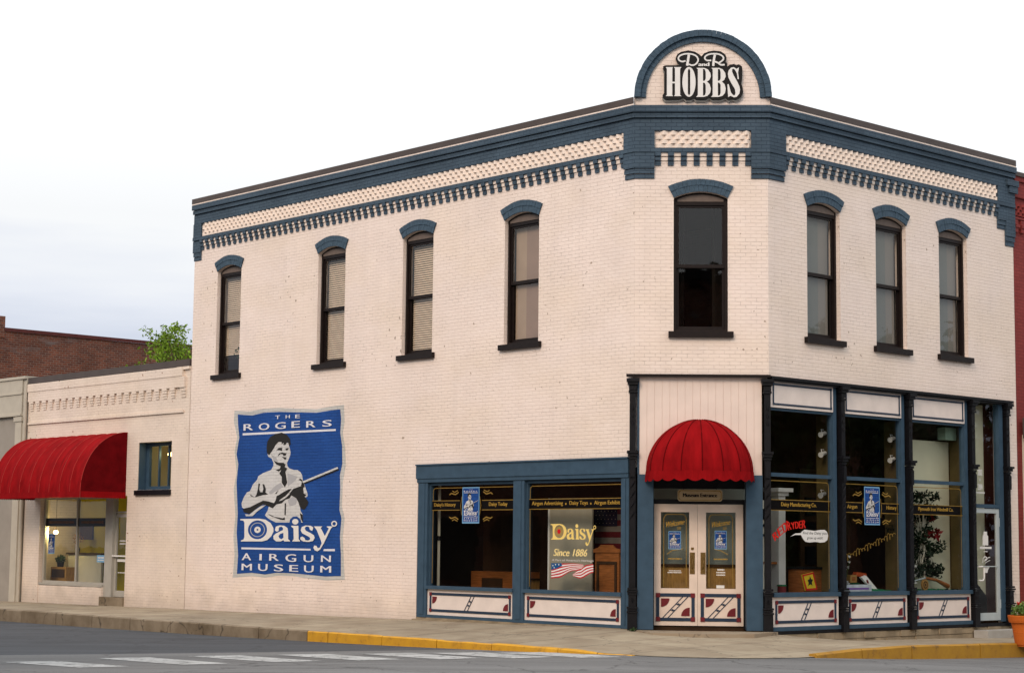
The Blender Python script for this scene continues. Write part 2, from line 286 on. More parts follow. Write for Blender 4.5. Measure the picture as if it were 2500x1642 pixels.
BOY={'hair':[(-12.812,4.008),(-12.791,4.129),(-12.664,4.246),(-12.433,4.314),(-12.175,4.335),(-11.941,4.267),(-11.809,4.157),(-11.784,4.034),(-11.848,3.979),(-11.881,4.055),(-11.934,4.094),(-12.008,4.021),(-12.098,4.024),(-12.074,4.083),(-12.163,4.046),(-12.178,4.102),(-12.295,4.11),(-12.421,4.042),(-12.521,3.939),(-12.621,3.851),(-12.697,3.785),(-12.786,3.833),(-12.814,3.932)],'body':[(-12.777,3.825),(-12.621,3.851),(-12.496,3.953),(-12.422,4.054),(-12.269,4.12),(-12.087,4.084),(-11.882,4.07),(-11.825,3.933),(-11.783,3.828),(-11.798,3.753),(-11.889,3.621),(-11.926,3.577),(-11.897,3.487),(-11.805,3.433),(-11.626,3.392),(-11.475,3.388),(-11.36,3.341),(-11.282,3.266),(-11.253,3.162),(-11.212,3.073),(-11.133,2.961),(-11.04,2.813),(-11.037,2.732),(-11.173,2.704),(-11.446,2.663),(-11.34,2.5),(-11.31,2.382),(-11.219,2.293),(-11.212,2.102),(-12.34,2.103),(-12.655,2.193),(-12.821,2.284),(-12.703,2.404),(-12.656,2.509),(-12.906,2.556),(-13.245,2.452),(-13.507,2.347),(-13.754,2.455),(-13.837,2.487),(-13.869,2.594),(-13.768,2.746),(-13.638,2.867),(-13.505,2.896),(-13.379,3.062),(-13.198,3.181),(-13.149,3.272),(-12.941,3.344),(-12.603,3.412),(-12.503,3.516),(-12.506,3.591),(-12.589,3.699),(-12.735,3.748)],'dark':[[(-11.633,2.931),(-11.309,2.986),(-11.276,3.103),(-11.415,3.15),(-11.341,3.178),(-11.239,3.118),(-11.159,2.984),(-11.218,2.911),(-11.189,2.807),(-11.076,2.777),(-11.149,2.733),(-10.991,2.607),(-11.017,2.527),(-11.137,2.417),(-11.262,2.425),(-11.352,2.5),(-11.393,2.588),(-11.498,2.693),(-11.703,2.769),(-11.781,2.814)],[(-13.813,2.448),(-13.461,2.496),(-13.171,2.581),(-12.911,2.654),(-12.674,2.629),(-12.438,2.585),(-12.363,2.657),(-12.329,2.761),(-12.214,2.79),(-12.062,2.848),(-11.836,2.919),(-11.697,2.932),(-11.807,2.845),(-11.956,2.757),(-12.108,2.699),(-12.233,2.625),(-12.029,2.668),(-11.879,2.741),(-11.755,2.814),(-11.703,2.769),(-11.776,2.696),(-11.953,2.668),(-12.103,2.579),(-12.333,2.551),(-12.484,2.455),(-12.668,2.506),(-12.906,2.559),(-13.141,2.482),(-13.348,2.38),(-13.506,2.32),(-13.75,2.364)],[(-12.259,3.555),(-11.976,3.549),(-12.011,3.475),(-11.907,3.435),(-11.981,3.354),(-11.893,3.084),(-11.991,2.974),(-12.124,3.088),(-12.13,3.238),(-12.236,3.315),(-12.15,3.41),(-12.264,3.368),(-12.395,3.408),(-12.228,3.431),(-12.192,3.494)],[(-12.496,3.651),(-12.299,3.589),(-12.067,3.578),(-11.988,3.534),(-12.192,3.501),(-12.374,3.543)],[(-13.128,3.089),(-13.066,3.073),(-13.095,2.952),(-13.052,2.868),(-12.946,2.859),(-12.91,2.949),(-12.955,3.071),(-12.875,3.055),(-12.805,2.948),(-12.814,2.857),(-12.702,2.807),(-12.943,2.788),(-13.285,2.738),(-13.208,2.801),(-13.148,2.952)],[(-12.389,3.902),(-12.288,3.955),(-12.134,3.958),(-12.151,3.88),(-12.26,3.901)],[(-12.009,3.931),(-11.864,3.946),(-11.875,3.905),(-11.972,3.884)],[(-12.331,3.745),(-12.257,3.823),(-12.141,3.838),(-11.943,3.814),(-11.997,3.756),(-12.087,3.761),(-12.127,3.8),(-12.217,3.802)],[(-12.145,3.733),(-11.944,3.709),(-11.998,3.648)],[(-12.396,2.822),(-12.245,2.907),(-12.344,2.814)],[(-12.713,2.332),(-12.398,2.245),(-12.036,2.207),(-11.961,2.236),(-11.958,2.162),(-12.137,2.174),(-12.554,2.265)],[(-11.975,2.578),(-11.919,2.578),(-11.922,2.281),(-11.976,2.296)],[(-11.212,3.065),(-9.809,3.385),(-9.779,3.349),(-11.161,3.04)],[(-11.333,2.337),(-11.219,2.293),(-11.2,2.102),(-11.278,2.19)],[(-13.488,2.817),(-13.285,2.738),(-13.46,2.774)]],'grey':[[(-12.683,2.84),(-12.43,3.003),(-12.175,3.089),(-12.055,2.99),(-12.22,2.925),(-12.424,2.867),(-12.577,2.809)],[(-11.898,3.32),(-11.468,3.225),(-11.565,3.123),(-11.864,2.991)],[(-11.85,2.652),(-11.651,2.739),(-11.446,2.663),(-11.517,2.545),(-11.768,2.503)],[(-12.62,3.806),(-12.509,3.667),(-12.299,3.601),(-12.408,3.725)],[(-12.404,4.237),(-12.198,4.261),(-12.015,4.209),(-11.911,4.146),(-12.039,4.157),(-12.272,4.195)]],'light':[[(-11.263,3.103),(-9.846,3.426),(-9.809,3.389),(-11.212,3.064)],[(-13.694,2.317),(-13.492,2.304),(-13.244,2.419),(-12.984,2.519),(-12.774,2.54),(-12.981,2.451),(-13.162,2.376),(-13.343,2.267),(-13.638,2.262)],[(-11.636,3.003),(-11.363,3.105),(-11.286,3.045),(-11.334,2.986),(-11.533,2.945)],[(-11.207,2.947),(-11.128,2.961),(-11.04,2.808),(-11.164,2.807)],[(-12.208,2.655),(-11.88,2.771),(-11.696,2.917),(-11.854,2.748),(-12.105,2.647)]]}
WORD={'D':[[(-13.889,2.194),(-13.046,2.201),(-12.771,2.174),(-12.545,2.091),(-12.425,1.968),(-12.415,1.88),(-12.503,1.768),(-12.672,1.667),(-12.903,1.632),(-13.832,1.626),(-13.833,1.649),(-13.715,1.678),(-13.682,1.74),(-13.698,2.102),(-13.747,2.154),(-13.881,2.162)]],'a':[[(-12.355,1.913),(-12.32,2.002),(-12.15,2.035),(-11.96,2.024),(-11.825,1.969),(-11.794,1.881),(-11.786,1.695),(-11.7,1.657),(-11.718,1.64),(-11.944,1.639),(-11.983,1.671),(-12.096,1.638),(-12.286,1.636),(-12.403,1.691),(-12.416,1.769),(-12.332,1.824),(-12.144,1.88),(-12.012,1.919),(-12.014,1.969),(-12.073,2.002),(-12.167,1.991),(-12.194,1.958),(-12.192,1.902),(-12.277,1.874)],[(-11.99,1.848),(-12.122,1.825),(-12.196,1.77),(-12.156,1.715),(-12.06,1.693),(-11.985,1.727)]],'i':[[(-11.668,2.024),(-11.369,2.024),(-11.347,1.697),(-11.29,1.659),(-11.289,1.643),(-11.606,1.641),(-11.606,1.657),(-11.552,1.696),(-11.572,1.959),(-11.657,1.997)]],'s':[[(-10.768,1.938),(-10.803,1.9),(-10.895,1.927),(-10.916,1.981),(-10.972,2.008),(-11.063,2.003),(-11.108,1.959),(-11.06,1.905),(-10.874,1.851),(-10.726,1.798),(-10.688,1.733),(-10.758,1.657),(-10.939,1.632),(-11.16,1.644),(-11.273,1.687),(-11.275,1.741),(-11.202,1.763),(-11.108,1.731),(-11.069,1.677),(-10.959,1.665),(-10.868,1.695),(-10.889,1.743),(-11.018,1.786),(-11.205,1.839),(-11.272,1.915),(-11.229,1.992),(-11.083,2.03),(-10.881,2.025),(-10.761,1.992)]],'y':[[(-10.734,2.009),(-10.391,2.009),(-10.452,1.971),(-10.283,1.778),(-10.129,1.961),(-10.21,1.991),(-10.211,2.009),(-9.962,2.012),(-10.049,1.956),(-10.322,1.596),(-10.461,1.455),(-10.567,1.409),(-10.677,1.432),(-10.737,1.496),(-10.699,1.55),(-10.608,1.54),(-10.552,1.485),(-10.48,1.498),(-10.403,1.606),(-10.451,1.692),(-10.622,1.928),(-10.697,1.982)]]}
WCIRC=[[(-13.112,1.922),(-12.693,1.923),(-13.122,2.158)],[(-11.503,2.123),(-11.373,2.123),(-11.506,2.191)],[(-9.92,2.073),(-9.805,2.073),(-9.922,2.143)]]
WHALO=[(-13.204,2.235),(-12.852,2.231),(-12.656,2.202),(-12.46,2.135),(-12.362,2.085),(-12.115,2.101),(-11.772,2.052),(-11.73,2.178),(-11.611,2.244),(-11.443,2.254),(-11.292,2.177),(-11.25,2.052),(-10.772,2.046),(-10.759,1.69),(-13.814,1.672),(-13.92,2.205)]
MOUT=[(-14.303,4.979),(-13.635,4.927),(-12.995,4.969),(-12.313,4.959),(-11.543,4.903),(-10.742,4.858),(-10.158,4.898),(-9.654,4.91),(-9.617,4.502),(-9.679,4.244),(-9.572,3.865),(-9.535,3.461),(-9.639,3.06),(-9.653,2.486),(-9.54,2.199),(-9.596,1.771),(-9.527,1.116),(-9.482,0.754),(-10.155,0.719),(-10.884,0.747),(-11.583,0.796),(-12.192,0.793),(-12.758,0.737),(-13.339,0.761),(-14.187,0.701),(-14.128,1.289),(-14.204,1.749),(-14.136,2.272),(-14.25,2.951),(-14.134,3.382),(-14.252,3.912),(-14.149,4.281),(-14.322,4.692)]
MBLU=[(-14.149,4.872),(-13.495,4.819),(-12.99,4.868),(-12.309,4.859),(-11.539,4.813),(-10.739,4.769),(-10.154,4.802),(-9.794,4.809),(-9.752,4.566),(-9.775,4.248),(-9.692,3.927),(-9.668,3.493),(-9.755,3.235),(-9.73,2.918),(-9.745,2.401),(-9.658,2.2),(-9.705,1.77),(-9.652,1.342),(-9.635,0.836),(-10.254,0.812),(-10.79,0.836),(-11.585,0.864),(-12.246,0.866),(-12.762,0.811),(-13.343,0.845),(-13.996,0.803),(-13.965,1.291),(-14.056,1.842),(-14.03,2.333),(-14.122,3.135),(-14.062,3.597),(-14.156,3.847),(-14.05,4.278),(-14.119,4.591)]
MTXT=[('R',-13.84,4.444,-13.426,4.607),('O',-13.162,4.428,-12.715,4.6),('G',-12.447,4.429,-12.009,4.593),('E',-11.748,4.436,-11.41,4.596),('R',-11.132,4.418,-10.761,4.575),('S',-10.471,4.414,-10.107,4.569),('T',-12.452,4.681,-12.259,4.769),('H',-12.008,4.68,-11.837,4.763),('E',-11.605,4.669,-11.416,4.757),('A',-13.766,1.157,-13.366,1.331),('I',-12.998,1.162,-12.892,1.32),('R',-12.563,1.16,-12.168,1.326),('G',-11.872,1.143,-11.439,1.329),('U',-11.113,1.146,-10.736,1.313),('N',-10.409,1.161,-10.031,1.316),('M',-13.764,0.903,-13.324,1.068),('U',-13.032,0.9,-12.642,1.073),('S',-12.352,0.901,-11.969,1.073),('E',-11.699,0.907,-11.342,1.066),('U',-11.089,0.897,-10.712,1.065),('M',-10.427,0.909,-10.013,1.066)]
MLIN=[[(-13.897,4.379),(-9.95,4.342),(-9.948,4.295),(-13.895,4.326)],[(-13.821,1.476),(-10.86,1.468),(-10.858,1.427),(-13.819,1.428)],[(-10.326,1.465),(-9.89,1.474),(-9.888,1.421),(-10.342,1.419)]]
SGN={'H':[[(0.613,11.384),(0.762,11.384),(0.748,11.355),(0.748,11.078),(0.803,11.078),(0.803,11.355),(0.782,11.384),(0.936,11.383),(0.907,11.346),(0.908,10.801),(0.936,10.777),(0.783,10.777),(0.803,10.801),(0.803,11.045),(0.748,11.045),(0.748,10.801),(0.763,10.777),(0.614,10.777),(0.638,10.801),(0.637,11.347)]],'O':[[(1.224,11.073),(1.222,11.128),(1.216,11.18),(1.206,11.229),(1.193,11.274),(1.176,11.313),(1.157,11.344),(1.135,11.367),(1.112,11.381),(1.089,11.386),(1.065,11.381),(1.043,11.367),(1.021,11.344),(1.002,11.313),(0.985,11.274),(0.972,11.23),(0.962,11.18),(0.956,11.128),(0.954,11.074),(0.956,11.019),(0.962,10.967),(0.972,10.918),(0.985,10.873),(1.002,10.835),(1.021,10.803),(1.043,10.78),(1.065,10.766),(1.089,10.762),(1.112,10.766),(1.135,10.78),(1.157,10.803),(1.176,10.835),(1.193,10.873),(1.206,10.917),(1.216,10.967),(1.222,11.019)],[(1.066,11.313),(1.09,11.358),(1.115,11.313),(1.115,10.83),(1.091,10.789),(1.066,10.83)]],'B':[[(1.242,11.367),(1.399,11.366),(1.472,11.337),(1.524,11.263),(1.536,11.189),(1.504,11.114),(1.455,11.081),(1.512,11.024),(1.536,10.933),(1.519,10.842),(1.463,10.781),(1.383,10.76),(1.234,10.76),(1.262,10.789),(1.27,10.809),(1.27,11.338)],[(1.375,11.346),(1.415,11.337),(1.431,11.28),(1.431,11.148),(1.415,11.102),(1.375,11.094)],[(1.375,11.061),(1.411,11.053),(1.431,11.007),(1.431,10.851),(1.415,10.795),(1.375,10.785)]],'B2':[[(1.546,11.366),(1.703,11.366),(1.775,11.337),(1.827,11.263),(1.839,11.188),(1.807,11.114),(1.759,11.081),(1.815,11.024),(1.839,10.933),(1.823,10.842),(1.766,10.78),(1.686,10.76),(1.537,10.76),(1.565,10.789),(1.573,10.809),(1.574,11.337)],[(1.679,11.345),(1.719,11.337),(1.735,11.279),(1.735,11.147),(1.718,11.102),(1.678,11.094)],[(1.678,11.061),(1.714,11.052),(1.734,11.007),(1.734,10.85),(1.718,10.794),(1.678,10.785)]],'S':[[(2.108,11.378),(2.091,11.263),(2.107,11.131),(2.083,11.131),(2.067,11.246),(2.027,11.329),(1.987,11.353),(1.967,11.329),(1.971,11.279),(2.003,11.205),(2.067,11.089),(2.115,10.99),(2.13,10.908),(2.114,10.826),(2.058,10.76),(2.001,10.752),(1.937,10.785),(1.889,10.756),(1.881,10.85),(1.874,11.023),(1.898,11.028),(1.922,10.933),(1.945,10.85),(1.994,10.793),(2.026,10.797),(2.038,10.85),(2.026,10.924),(1.962,11.032),(1.898,11.155),(1.882,11.246),(1.898,11.312),(1.947,11.37),(2.003,11.382),(2.059,11.345),(2.1,11.37)]]}
SPL=[(0.56,11.405),(0.609,11.425),(0.899,11.429),(0.924,11.445),(0.851,11.479),(0.814,11.57),(0.851,11.661),(0.931,11.71),(1.077,11.739),(1.214,11.71),(1.303,11.652),(1.343,11.611),(1.399,11.677),(1.496,11.718),(1.601,11.734),(1.738,11.718),(1.835,11.651),(1.859,11.577),(1.842,11.502),(1.874,11.453),(1.866,11.395),(1.923,11.436),(2.003,11.453),(2.059,11.428),(2.108,11.444),(2.172,11.403),(2.18,11.345),(2.171,11.114),(2.155,11.056),(2.187,10.949),(2.195,10.867),(2.154,10.768),(2.058,10.71),(1.961,10.727),(1.897,10.698),(1.833,10.752),(1.736,10.71),(1.559,10.711),(1.503,10.76),(1.439,10.711),(1.238,10.711),(1.19,10.752),(1.141,10.711),(1.029,10.711),(0.98,10.752),(0.9,10.715),(0.61,10.711),(0.553,10.76),(0.549,10.801),(0.585,10.851),(0.585,11.305),(0.565,11.347)]
SPL2=[(0.554,11.37),(0.602,11.39),(0.893,11.394),(0.917,11.411),(0.851,11.485),(0.814,11.576),(0.851,11.667),(0.931,11.717),(1.077,11.746),(1.214,11.717),(1.303,11.659),(1.343,11.617),(1.399,11.683),(1.496,11.725),(1.601,11.741),(1.738,11.724),(1.835,11.658),(1.859,11.583),(1.842,11.509),(1.881,11.418),(1.873,11.36),(1.929,11.401),(2.01,11.418),(2.066,11.393),(2.114,11.409),(2.178,11.368),(2.186,11.31),(2.177,11.079),(2.161,11.022),(2.193,10.915),(2.201,10.832),(2.16,10.733),(2.064,10.676),(1.968,10.692),(1.903,10.664),(1.839,10.717),(1.743,10.676),(1.566,10.676),(1.51,10.725),(1.445,10.676),(1.231,10.676),(1.183,10.717),(1.135,10.676),(1.022,10.676),(0.974,10.717),(0.893,10.68),(0.603,10.676),(0.547,10.726),(0.543,10.767),(0.579,10.816),(0.578,11.27),(0.558,11.312)]
SSTR=[(0.0304,[(1.012,11.516),(0.948,11.495),(0.883,11.528),(0.863,11.578),(0.907,11.636),(1.012,11.667),(1.117,11.667),(1.23,11.635),(1.286,11.553),(1.262,11.478),(1.206,11.429),(1.141,11.42),(1.089,11.445)]),(0.049600000000000005,[(1.086,11.636),(1.073,11.553),(1.054,11.429)]),(0.0304,[(1.536,11.526),(1.456,11.519),(1.407,11.561),(1.415,11.61),(1.488,11.656),(1.593,11.668),(1.706,11.66),(1.786,11.61),(1.802,11.56),(1.762,11.511),(1.705,11.478)]),(0.046400000000000004,[(1.617,11.635),(1.593,11.527),(1.586,11.42)]),(0.033600000000000005,[(1.609,11.503),(1.689,11.478),(1.729,11.428),(1.81,11.436)])]
SAND=(1.286,11.408,1.5,11.482)
# ------------------------------------------------------------------ ground: road, pavement, kerbs
def gz(x, y):
    uL = (-x+y)*S; uR = (x-2.7+y)*S
    return -.26-.3*(1-math.exp(-max(0, uL+3)/10))-.3*(1-math.exp(-max(0, uR+3)/5.5))
def asphalt():
    m, n, p = base('asphalt'); X = n.nodes.new; p.inputs['Roughness'].default_value = .9; t = X('ShaderNodeTexCoord')
    a = X('ShaderNodeTexNoise'); a.inputs['Scale'].default_value = 130; a.inputs['Detail'].default_value = 2; lnk(n, t.outputs['Object'], a.inputs[0])
    b = X('ShaderNodeTexNoise'); b.inputs['Scale'].default_value = .9; b.inputs['Detail'].default_value = 8; b.inputs['Roughness'].default_value = .65; lnk(n, t.outputs['Object'], b.inputs[0])
    # newer darker patch beside the left kerb: a real seam in the surfacing
    sp = X('ShaderNodeSeparateXYZ'); lnk(n, t.outputs['Object'], sp.inputs[0])
    e = X('ShaderNodeMath'); e.operation = 'MULTIPLY_ADD'; lnk(n, sp.outputs[0], e.inputs[0]); e.inputs[1].default_value = -.30; lnk(n, sp.outputs[1], e.inputs[2])
    wn = X('ShaderNodeMath'); wn.operation = 'MULTIPLY_ADD'; lnk(n, b.outputs[0], wn.inputs[0]); wn.inputs[1].default_value = .25; lnk(n, e.outputs[0], wn.inputs[2])
    mk = X('ShaderNodeMapRange'); lnk(n, wn.outputs[0], mk.inputs[0]); mk.inputs[1].default_value = -.82; mk.inputs[2].default_value = -.74
    lf = X('ShaderNodeMapRange'); lnk(n, sp.outputs[0], lf.inputs[0]); lf.inputs[1].default_value = -1.6; lf.inputs[2].default_value = -3.5
    mk2 = X('ShaderNodeMath'); mk2.operation = 'MULTIPLY'; lnk(n, mk.outputs[0], mk2.inputs[0]); lnk(n, lf.outputs[0], mk2.inputs[1])
    c = X('ShaderNodeMix'); c.data_type = 'RGBA'; lnk(n, mk2.outputs[0], c.inputs[0]); c.inputs[6].default_value = (.150, .152, .150, 1); c.inputs[7].default_value = (.060, .066, .074, 1)
    # pale dusty wheel wear
    ws = X('ShaderNodeMapping'); ws.inputs['Rotation'].default_value = (0, 0, R_(-20)); ws.inputs['Scale'].default_value = (.12, 1.6, 1); lnk(n, t.outputs['Object'], ws.inputs[0])
    wz = X('ShaderNodeTexNoise'); wz.inputs['Scale'].default_value = 1.0; wz.inputs['Detail'].default_value = 6; lnk(n, ws.outputs[0], wz.inputs[0])
    s1 = X('ShaderNodeMapRange'); lnk(n, a.outputs[0], s1.inputs[0]); s1.inputs[1].default_value = .3; s1.inputs[2].default_value = .7; s1.inputs[3].default_value = .68; s1.inputs[4].default_value = 1.35
    s2 = X('ShaderNodeMapRange'); lnk(n, wz.outputs[0], s2.inputs[0]); s2.inputs[1].default_value = .3; s2.inputs[2].default_value = .72; s2.inputs[3].default_value = .78; s2.inputs[4].default_value = 1.25
    k = X('ShaderNodeMath'); k.operation = 'MULTIPLY'; lnk(n, s1.outputs[0], k.inputs[0]); lnk(n, s2.outputs[0], k.inputs[1])
    vo = X('ShaderNodeTexVoronoi'); vo.feature = 'DISTANCE_TO_EDGE'; vo.inputs['Scale'].default_value = .33; wv = X('ShaderNodeVectorMath'); wv.operation = 'MULTIPLY_ADD'; wq = X('ShaderNodeTexNoise'); wq.inputs['Scale'].default_value = 1.6; wq.inputs['Detail'].default_value = 6; lnk(n, t.outputs['Object'], wq.inputs[0])
    lnk(n, wq.outputs['Color'], wv.inputs[0]); wv.inputs[1].default_value = (1.2, 1.2, 0); lnk(n, t.outputs['Object'], wv.inputs[2]); lnk(n, wv.outputs[0], vo.inputs[0])
    cr = X('ShaderNodeMapRange'); lnk(n, vo.outputs[0], cr.inputs[0]); cr.inputs[1].default_value = 0; cr.inputs[2].default_value = .014; cr.inputs[3].default_value = .45; cr.inputs[4].default_value = 1
    st = X('ShaderNodeTexNoise'); st.inputs['Scale'].default_value = .55; st.inputs['Detail'].default_value = 4; lnk(n, wv.outputs[0], st.inputs[0]); sr = X('ShaderNodeMapRange'); lnk(n, st.outputs[0], sr.inputs[0]); sr.inputs[1].default_value = .55; sr.inputs[2].default_value = .72; sr.inputs[3].default_value = 1; sr.inputs[4].default_value = .78
    k2 = X('ShaderNodeMath'); k2.operation = 'MULTIPLY'; lnk(n, cr.outputs[0], k2.inputs[0]); lnk(n, sr.outputs[0], k2.inputs[1]); k4 = X('ShaderNodeMath'); k4.operation = 'MULTIPLY'; lnk(n, k.outputs[0], k4.inputs[0]); lnk(n, k2.outputs[0], k4.inputs[1]); k = k4
    v = X('ShaderNodeVectorMath'); v.operation = 'SCALE'; lnk(n, c.outputs[2], v.inputs[0]); lnk(n, k.outputs[0], v.inputs['Scale']); lnk(n, v.outputs[0], p.inputs['Base Color'])
    bp = X('ShaderNodeBump'); bp.inputs['Strength'].default_value = .7; bp.inputs['Distance'].default_value = .008; lnk(n, a.outputs[0], bp.inputs['Height']); lnk(n, bp.outputs[0], p.inputs['Normal'])
    return m
def concrete(name, col, stain, joint=0, cracks=.03):
    m, n, p = base(name); X = n.nodes.new; p.inputs['Roughness'].default_value = .85; t = X('ShaderNodeTexCoord')
    a = X('ShaderNodeTexNoise'); a.inputs['Scale'].default_value = 1.1; a.inputs['Detail'].default_value = 9; a.inputs['Roughness'].default_value = .62; lnk(n, t.outputs['Object'], a.inputs[0])
    r = X('ShaderNodeMapRange'); lnk(n, a.outputs[0], r.inputs[0]); r.inputs[1].default_value = .38; r.inputs[2].default_value = .68
    c = X('ShaderNodeMix'); c.data_type = 'RGBA'; lnk(n, r.outputs[0], c.inputs[0]); c.inputs[6].default_value = col+(1,); c.inputs[7].default_value = stain+(1,)
    vo = X('ShaderNodeTexVoronoi'); vo.feature = 'DISTANCE_TO_EDGE'; vo.inputs['Scale'].default_value = .55; wn = X('ShaderNodeTexNoise'); wn.inputs['Scale'].default_value = 3; lnk(n, t.outputs['Object'], wn.inputs[0])
    wv = X('ShaderNodeVectorMath'); wv.operation = 'MULTIPLY_ADD'; lnk(n, wn.outputs['Color'], wv.inputs[0]); wv.inputs[1].default_value = (.5, .5, .5); lnk(n, t.outputs['Object'], wv.inputs[2]); lnk(n, wv.outputs[0], vo.inputs[0])
    cr = X('ShaderNodeMapRange'); lnk(n, vo.outputs[0], cr.inputs[0]); cr.inputs[1].default_value = 0; cr.inputs[2].default_value = .012; cr.inputs[3].default_value = 1-cracks*14; cr.inputs[4].default_value = 1
    g = X('ShaderNodeTexNoise'); g.inputs['Scale'].default_value = 70; lnk(n, t.outputs['Object'], g.inputs[0]); gr = X('ShaderNodeMapRange'); lnk(n, g.outputs[0], gr.inputs[0]); gr.inputs[3].default_value = .88; gr.inputs[4].default_value = 1.1
    k = X('ShaderNodeMath'); k.operation = 'MULTIPLY'; lnk(n, cr.outputs[0], k.inputs[0]); lnk(n, gr.outputs[0], k.inputs[1]); sc_ = k.outputs[0]
    if joint:
        jm = X('ShaderNodeMapping'); jm.inputs['Rotation'].default_value = (0, 0, R_(45)); lnk(n, t.outputs['Object'], jm.inputs[0]); jb = X('ShaderNodeTexBrick'); jb.offset = 0; jb.inputs['Scale'].default_value = 1; jb.inputs['Brick Width'].default_value = joint; jb.inputs['Row Height'].default_value = joint*1.2; jb.inputs['Mortar Size'].default_value = .02; jb.inputs['Mortar Smooth'].default_value = .3
        jb.inputs['Color1'].default_value = (1, 1, 1, 1); jb.inputs['Color2'].default_value = (.86, .86, .86, 1); jb.inputs['Mortar'].default_value = (.5, .47, .42, 1); lnk(n, jm.outputs[0], jb.inputs[0])
        k3 = X('ShaderNodeMath'); k3.operation = 'MULTIPLY'; lnk(n, sc_, k3.inputs[0]); lnk(n, jb.outputs[0], k3.inputs[1]); sc_ = k3.outputs[0]
    v = X('ShaderNodeVectorMath'); v.operation = 'SCALE'; lnk(n, c.outputs[2], v.inputs[0]); lnk(n, sc_, v.inputs['Scale']); lnk(n, v.outputs[0], p.inputs['Base Color'])
    bp = X('ShaderNodeBump'); bp.inputs['Strength'].default_value = .4; bp.inputs['Distance'].default_value = .01; lnk(n, g.outputs[0], bp.inputs['Height']); lnk(n, bp.outputs[0], p.inputs['Normal'])
    return m
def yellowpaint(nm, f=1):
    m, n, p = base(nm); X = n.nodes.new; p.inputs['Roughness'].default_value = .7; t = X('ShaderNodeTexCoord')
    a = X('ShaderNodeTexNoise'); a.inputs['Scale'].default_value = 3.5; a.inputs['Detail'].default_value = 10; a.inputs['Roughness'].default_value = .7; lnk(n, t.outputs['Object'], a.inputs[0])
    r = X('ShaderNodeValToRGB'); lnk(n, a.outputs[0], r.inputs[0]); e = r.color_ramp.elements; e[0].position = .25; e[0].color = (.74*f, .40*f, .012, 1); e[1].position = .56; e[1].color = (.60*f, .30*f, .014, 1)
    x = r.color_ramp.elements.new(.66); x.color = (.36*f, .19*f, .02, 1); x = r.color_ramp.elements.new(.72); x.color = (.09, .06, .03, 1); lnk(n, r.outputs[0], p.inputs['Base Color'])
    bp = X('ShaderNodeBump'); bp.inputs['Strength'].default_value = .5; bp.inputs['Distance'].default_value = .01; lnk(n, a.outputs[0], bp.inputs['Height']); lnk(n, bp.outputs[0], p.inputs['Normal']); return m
M_ASPH = asphalt(); M_PAVE = concrete('pavement_concrete', (.40, .335, .235), (.27, .21, .14), joint=1.55); M_KERB = concrete('old_kerb_concrete', (.27, .215, .145), (.12, .085, .045), cracks=.05); M_YEL = yellowpaint('worn_yellow_kerb_paint'); M_YEL2 = yellowpaint('darker_worn_yellow_kerb_paint', .62)  # right kerb: same worn yellow, scaled darker overall
M_STRIPE = mat('worn_white_road_paint', (.46, .47, .46), .8, .3, 2.2, .2, 60, coords='Object')
n = M_STRIPE.node_tree; X = n.nodes.new; tq = X('ShaderNodeTexCoord'); nq = X('ShaderNodeTexNoise'); nq.inputs['Scale'].default_value = 5; nq.inputs['Detail'].default_value = 9; nq.inputs['Roughness'].default_value = .7; lnk(n, tq.outputs['Object'], nq.inputs[0])
rq = X('ShaderNodeMapRange'); lnk(n, nq.outputs[0], rq.inputs[0]); rq.inputs[1].default_value = .62; rq.inputs[2].default_value = .56; lnk(n, rq.outputs[0], n.nodes['Principled BSDF'].inputs['Alpha'])
gx = [-400, -200, -100, -60, -45]+[-36+i*.75 for i in range(80)]+[30, 45, 70, 120, 250, 400]
gy = [-400, -200, -100, -60, -45]+[-38+i*.75 for i in range(84)]+[32, 45, 70, 120, 250, 400]
mb = MB(); nx_ = len(gx)
mb.add([(x, y, gz(x, y)) for y in gy for x in gx], [(j*nx_+i, j*nx_+i+1, (j+1)*nx_+i+1, (j+1)*nx_+i) for j in range(len(gy)-1) for i in range(nx_-1)])
struct('road', mb, M_ASPH, smooth=True)
# pavement between the facades and the kerb, rounded at the corner
TU = -2.9; rr = 2.5; ax_, ay_ = 1.35, -6.3; ccx, ccy = ax_, ay_+rr*math.sqrt(2)
def oL(u): return Vector((-u*S-3.5*S, u*S-3.5*S))
def oR(u): return Vector((2.7+u*S+3.5*S, u*S-3.5*S))
inn, outp = [], []
for u in [70, 50, 36, 30, 26, 22, 19, 16, 13, 10, 8, 6, 4.5, 3, 2, 1]: inn.append((Vector((-u*S, u*S)), -.03-.0085*u)); uo = u if u >= 3 else 3-(3-u)*5.9/3; outp.append((oL(uo), -.22 if uo > -1.2 else -.22-.03*(-1.2-uo)/1.7))
for i in range(9):
    a = R_(225+90*i/8); inn.append((Vector((2.7*i/8, 0)), -.03-.05*i/8)); outp.append((Vector((ccx+rr*math.cos(a), ccy+rr*math.sin(a))), -.25))
zr = lambda u: -.08-.20*min(u, 2.4)/2.4-.012*max(0, u-2.4)
for u in [1, 2, 3, 4.5, 6, 8, 10, 13, 16, 20, 30, 50]: inn.append((Vector((2.7+u*S, u*S)), zr(u))); uo = u if u >= 3 else 3-(3-u)*5.9/3; outp.append((oR(uo), -.14-.04*max(0, min(1, (-uo)/3))-.018*max(0, uo) if uo > -2 else -.21))
mb = MB(); nd = 8; n_ = len(inn)
for (a, za), (b, zb) in zip(inn, outp):
    for k in range(nd+1):
        t = k/nd; p = a.lerp(b, t); mb.v.append((p.x, p.y, za+(zb-za)*t))
mb.f = [(i*(nd+1)+k, i*(nd+1)+k+1, (i+1)*(nd+1)+k+1, (i+1)*(nd+1)+k) for i in range(n_-1) for k in range(nd)]
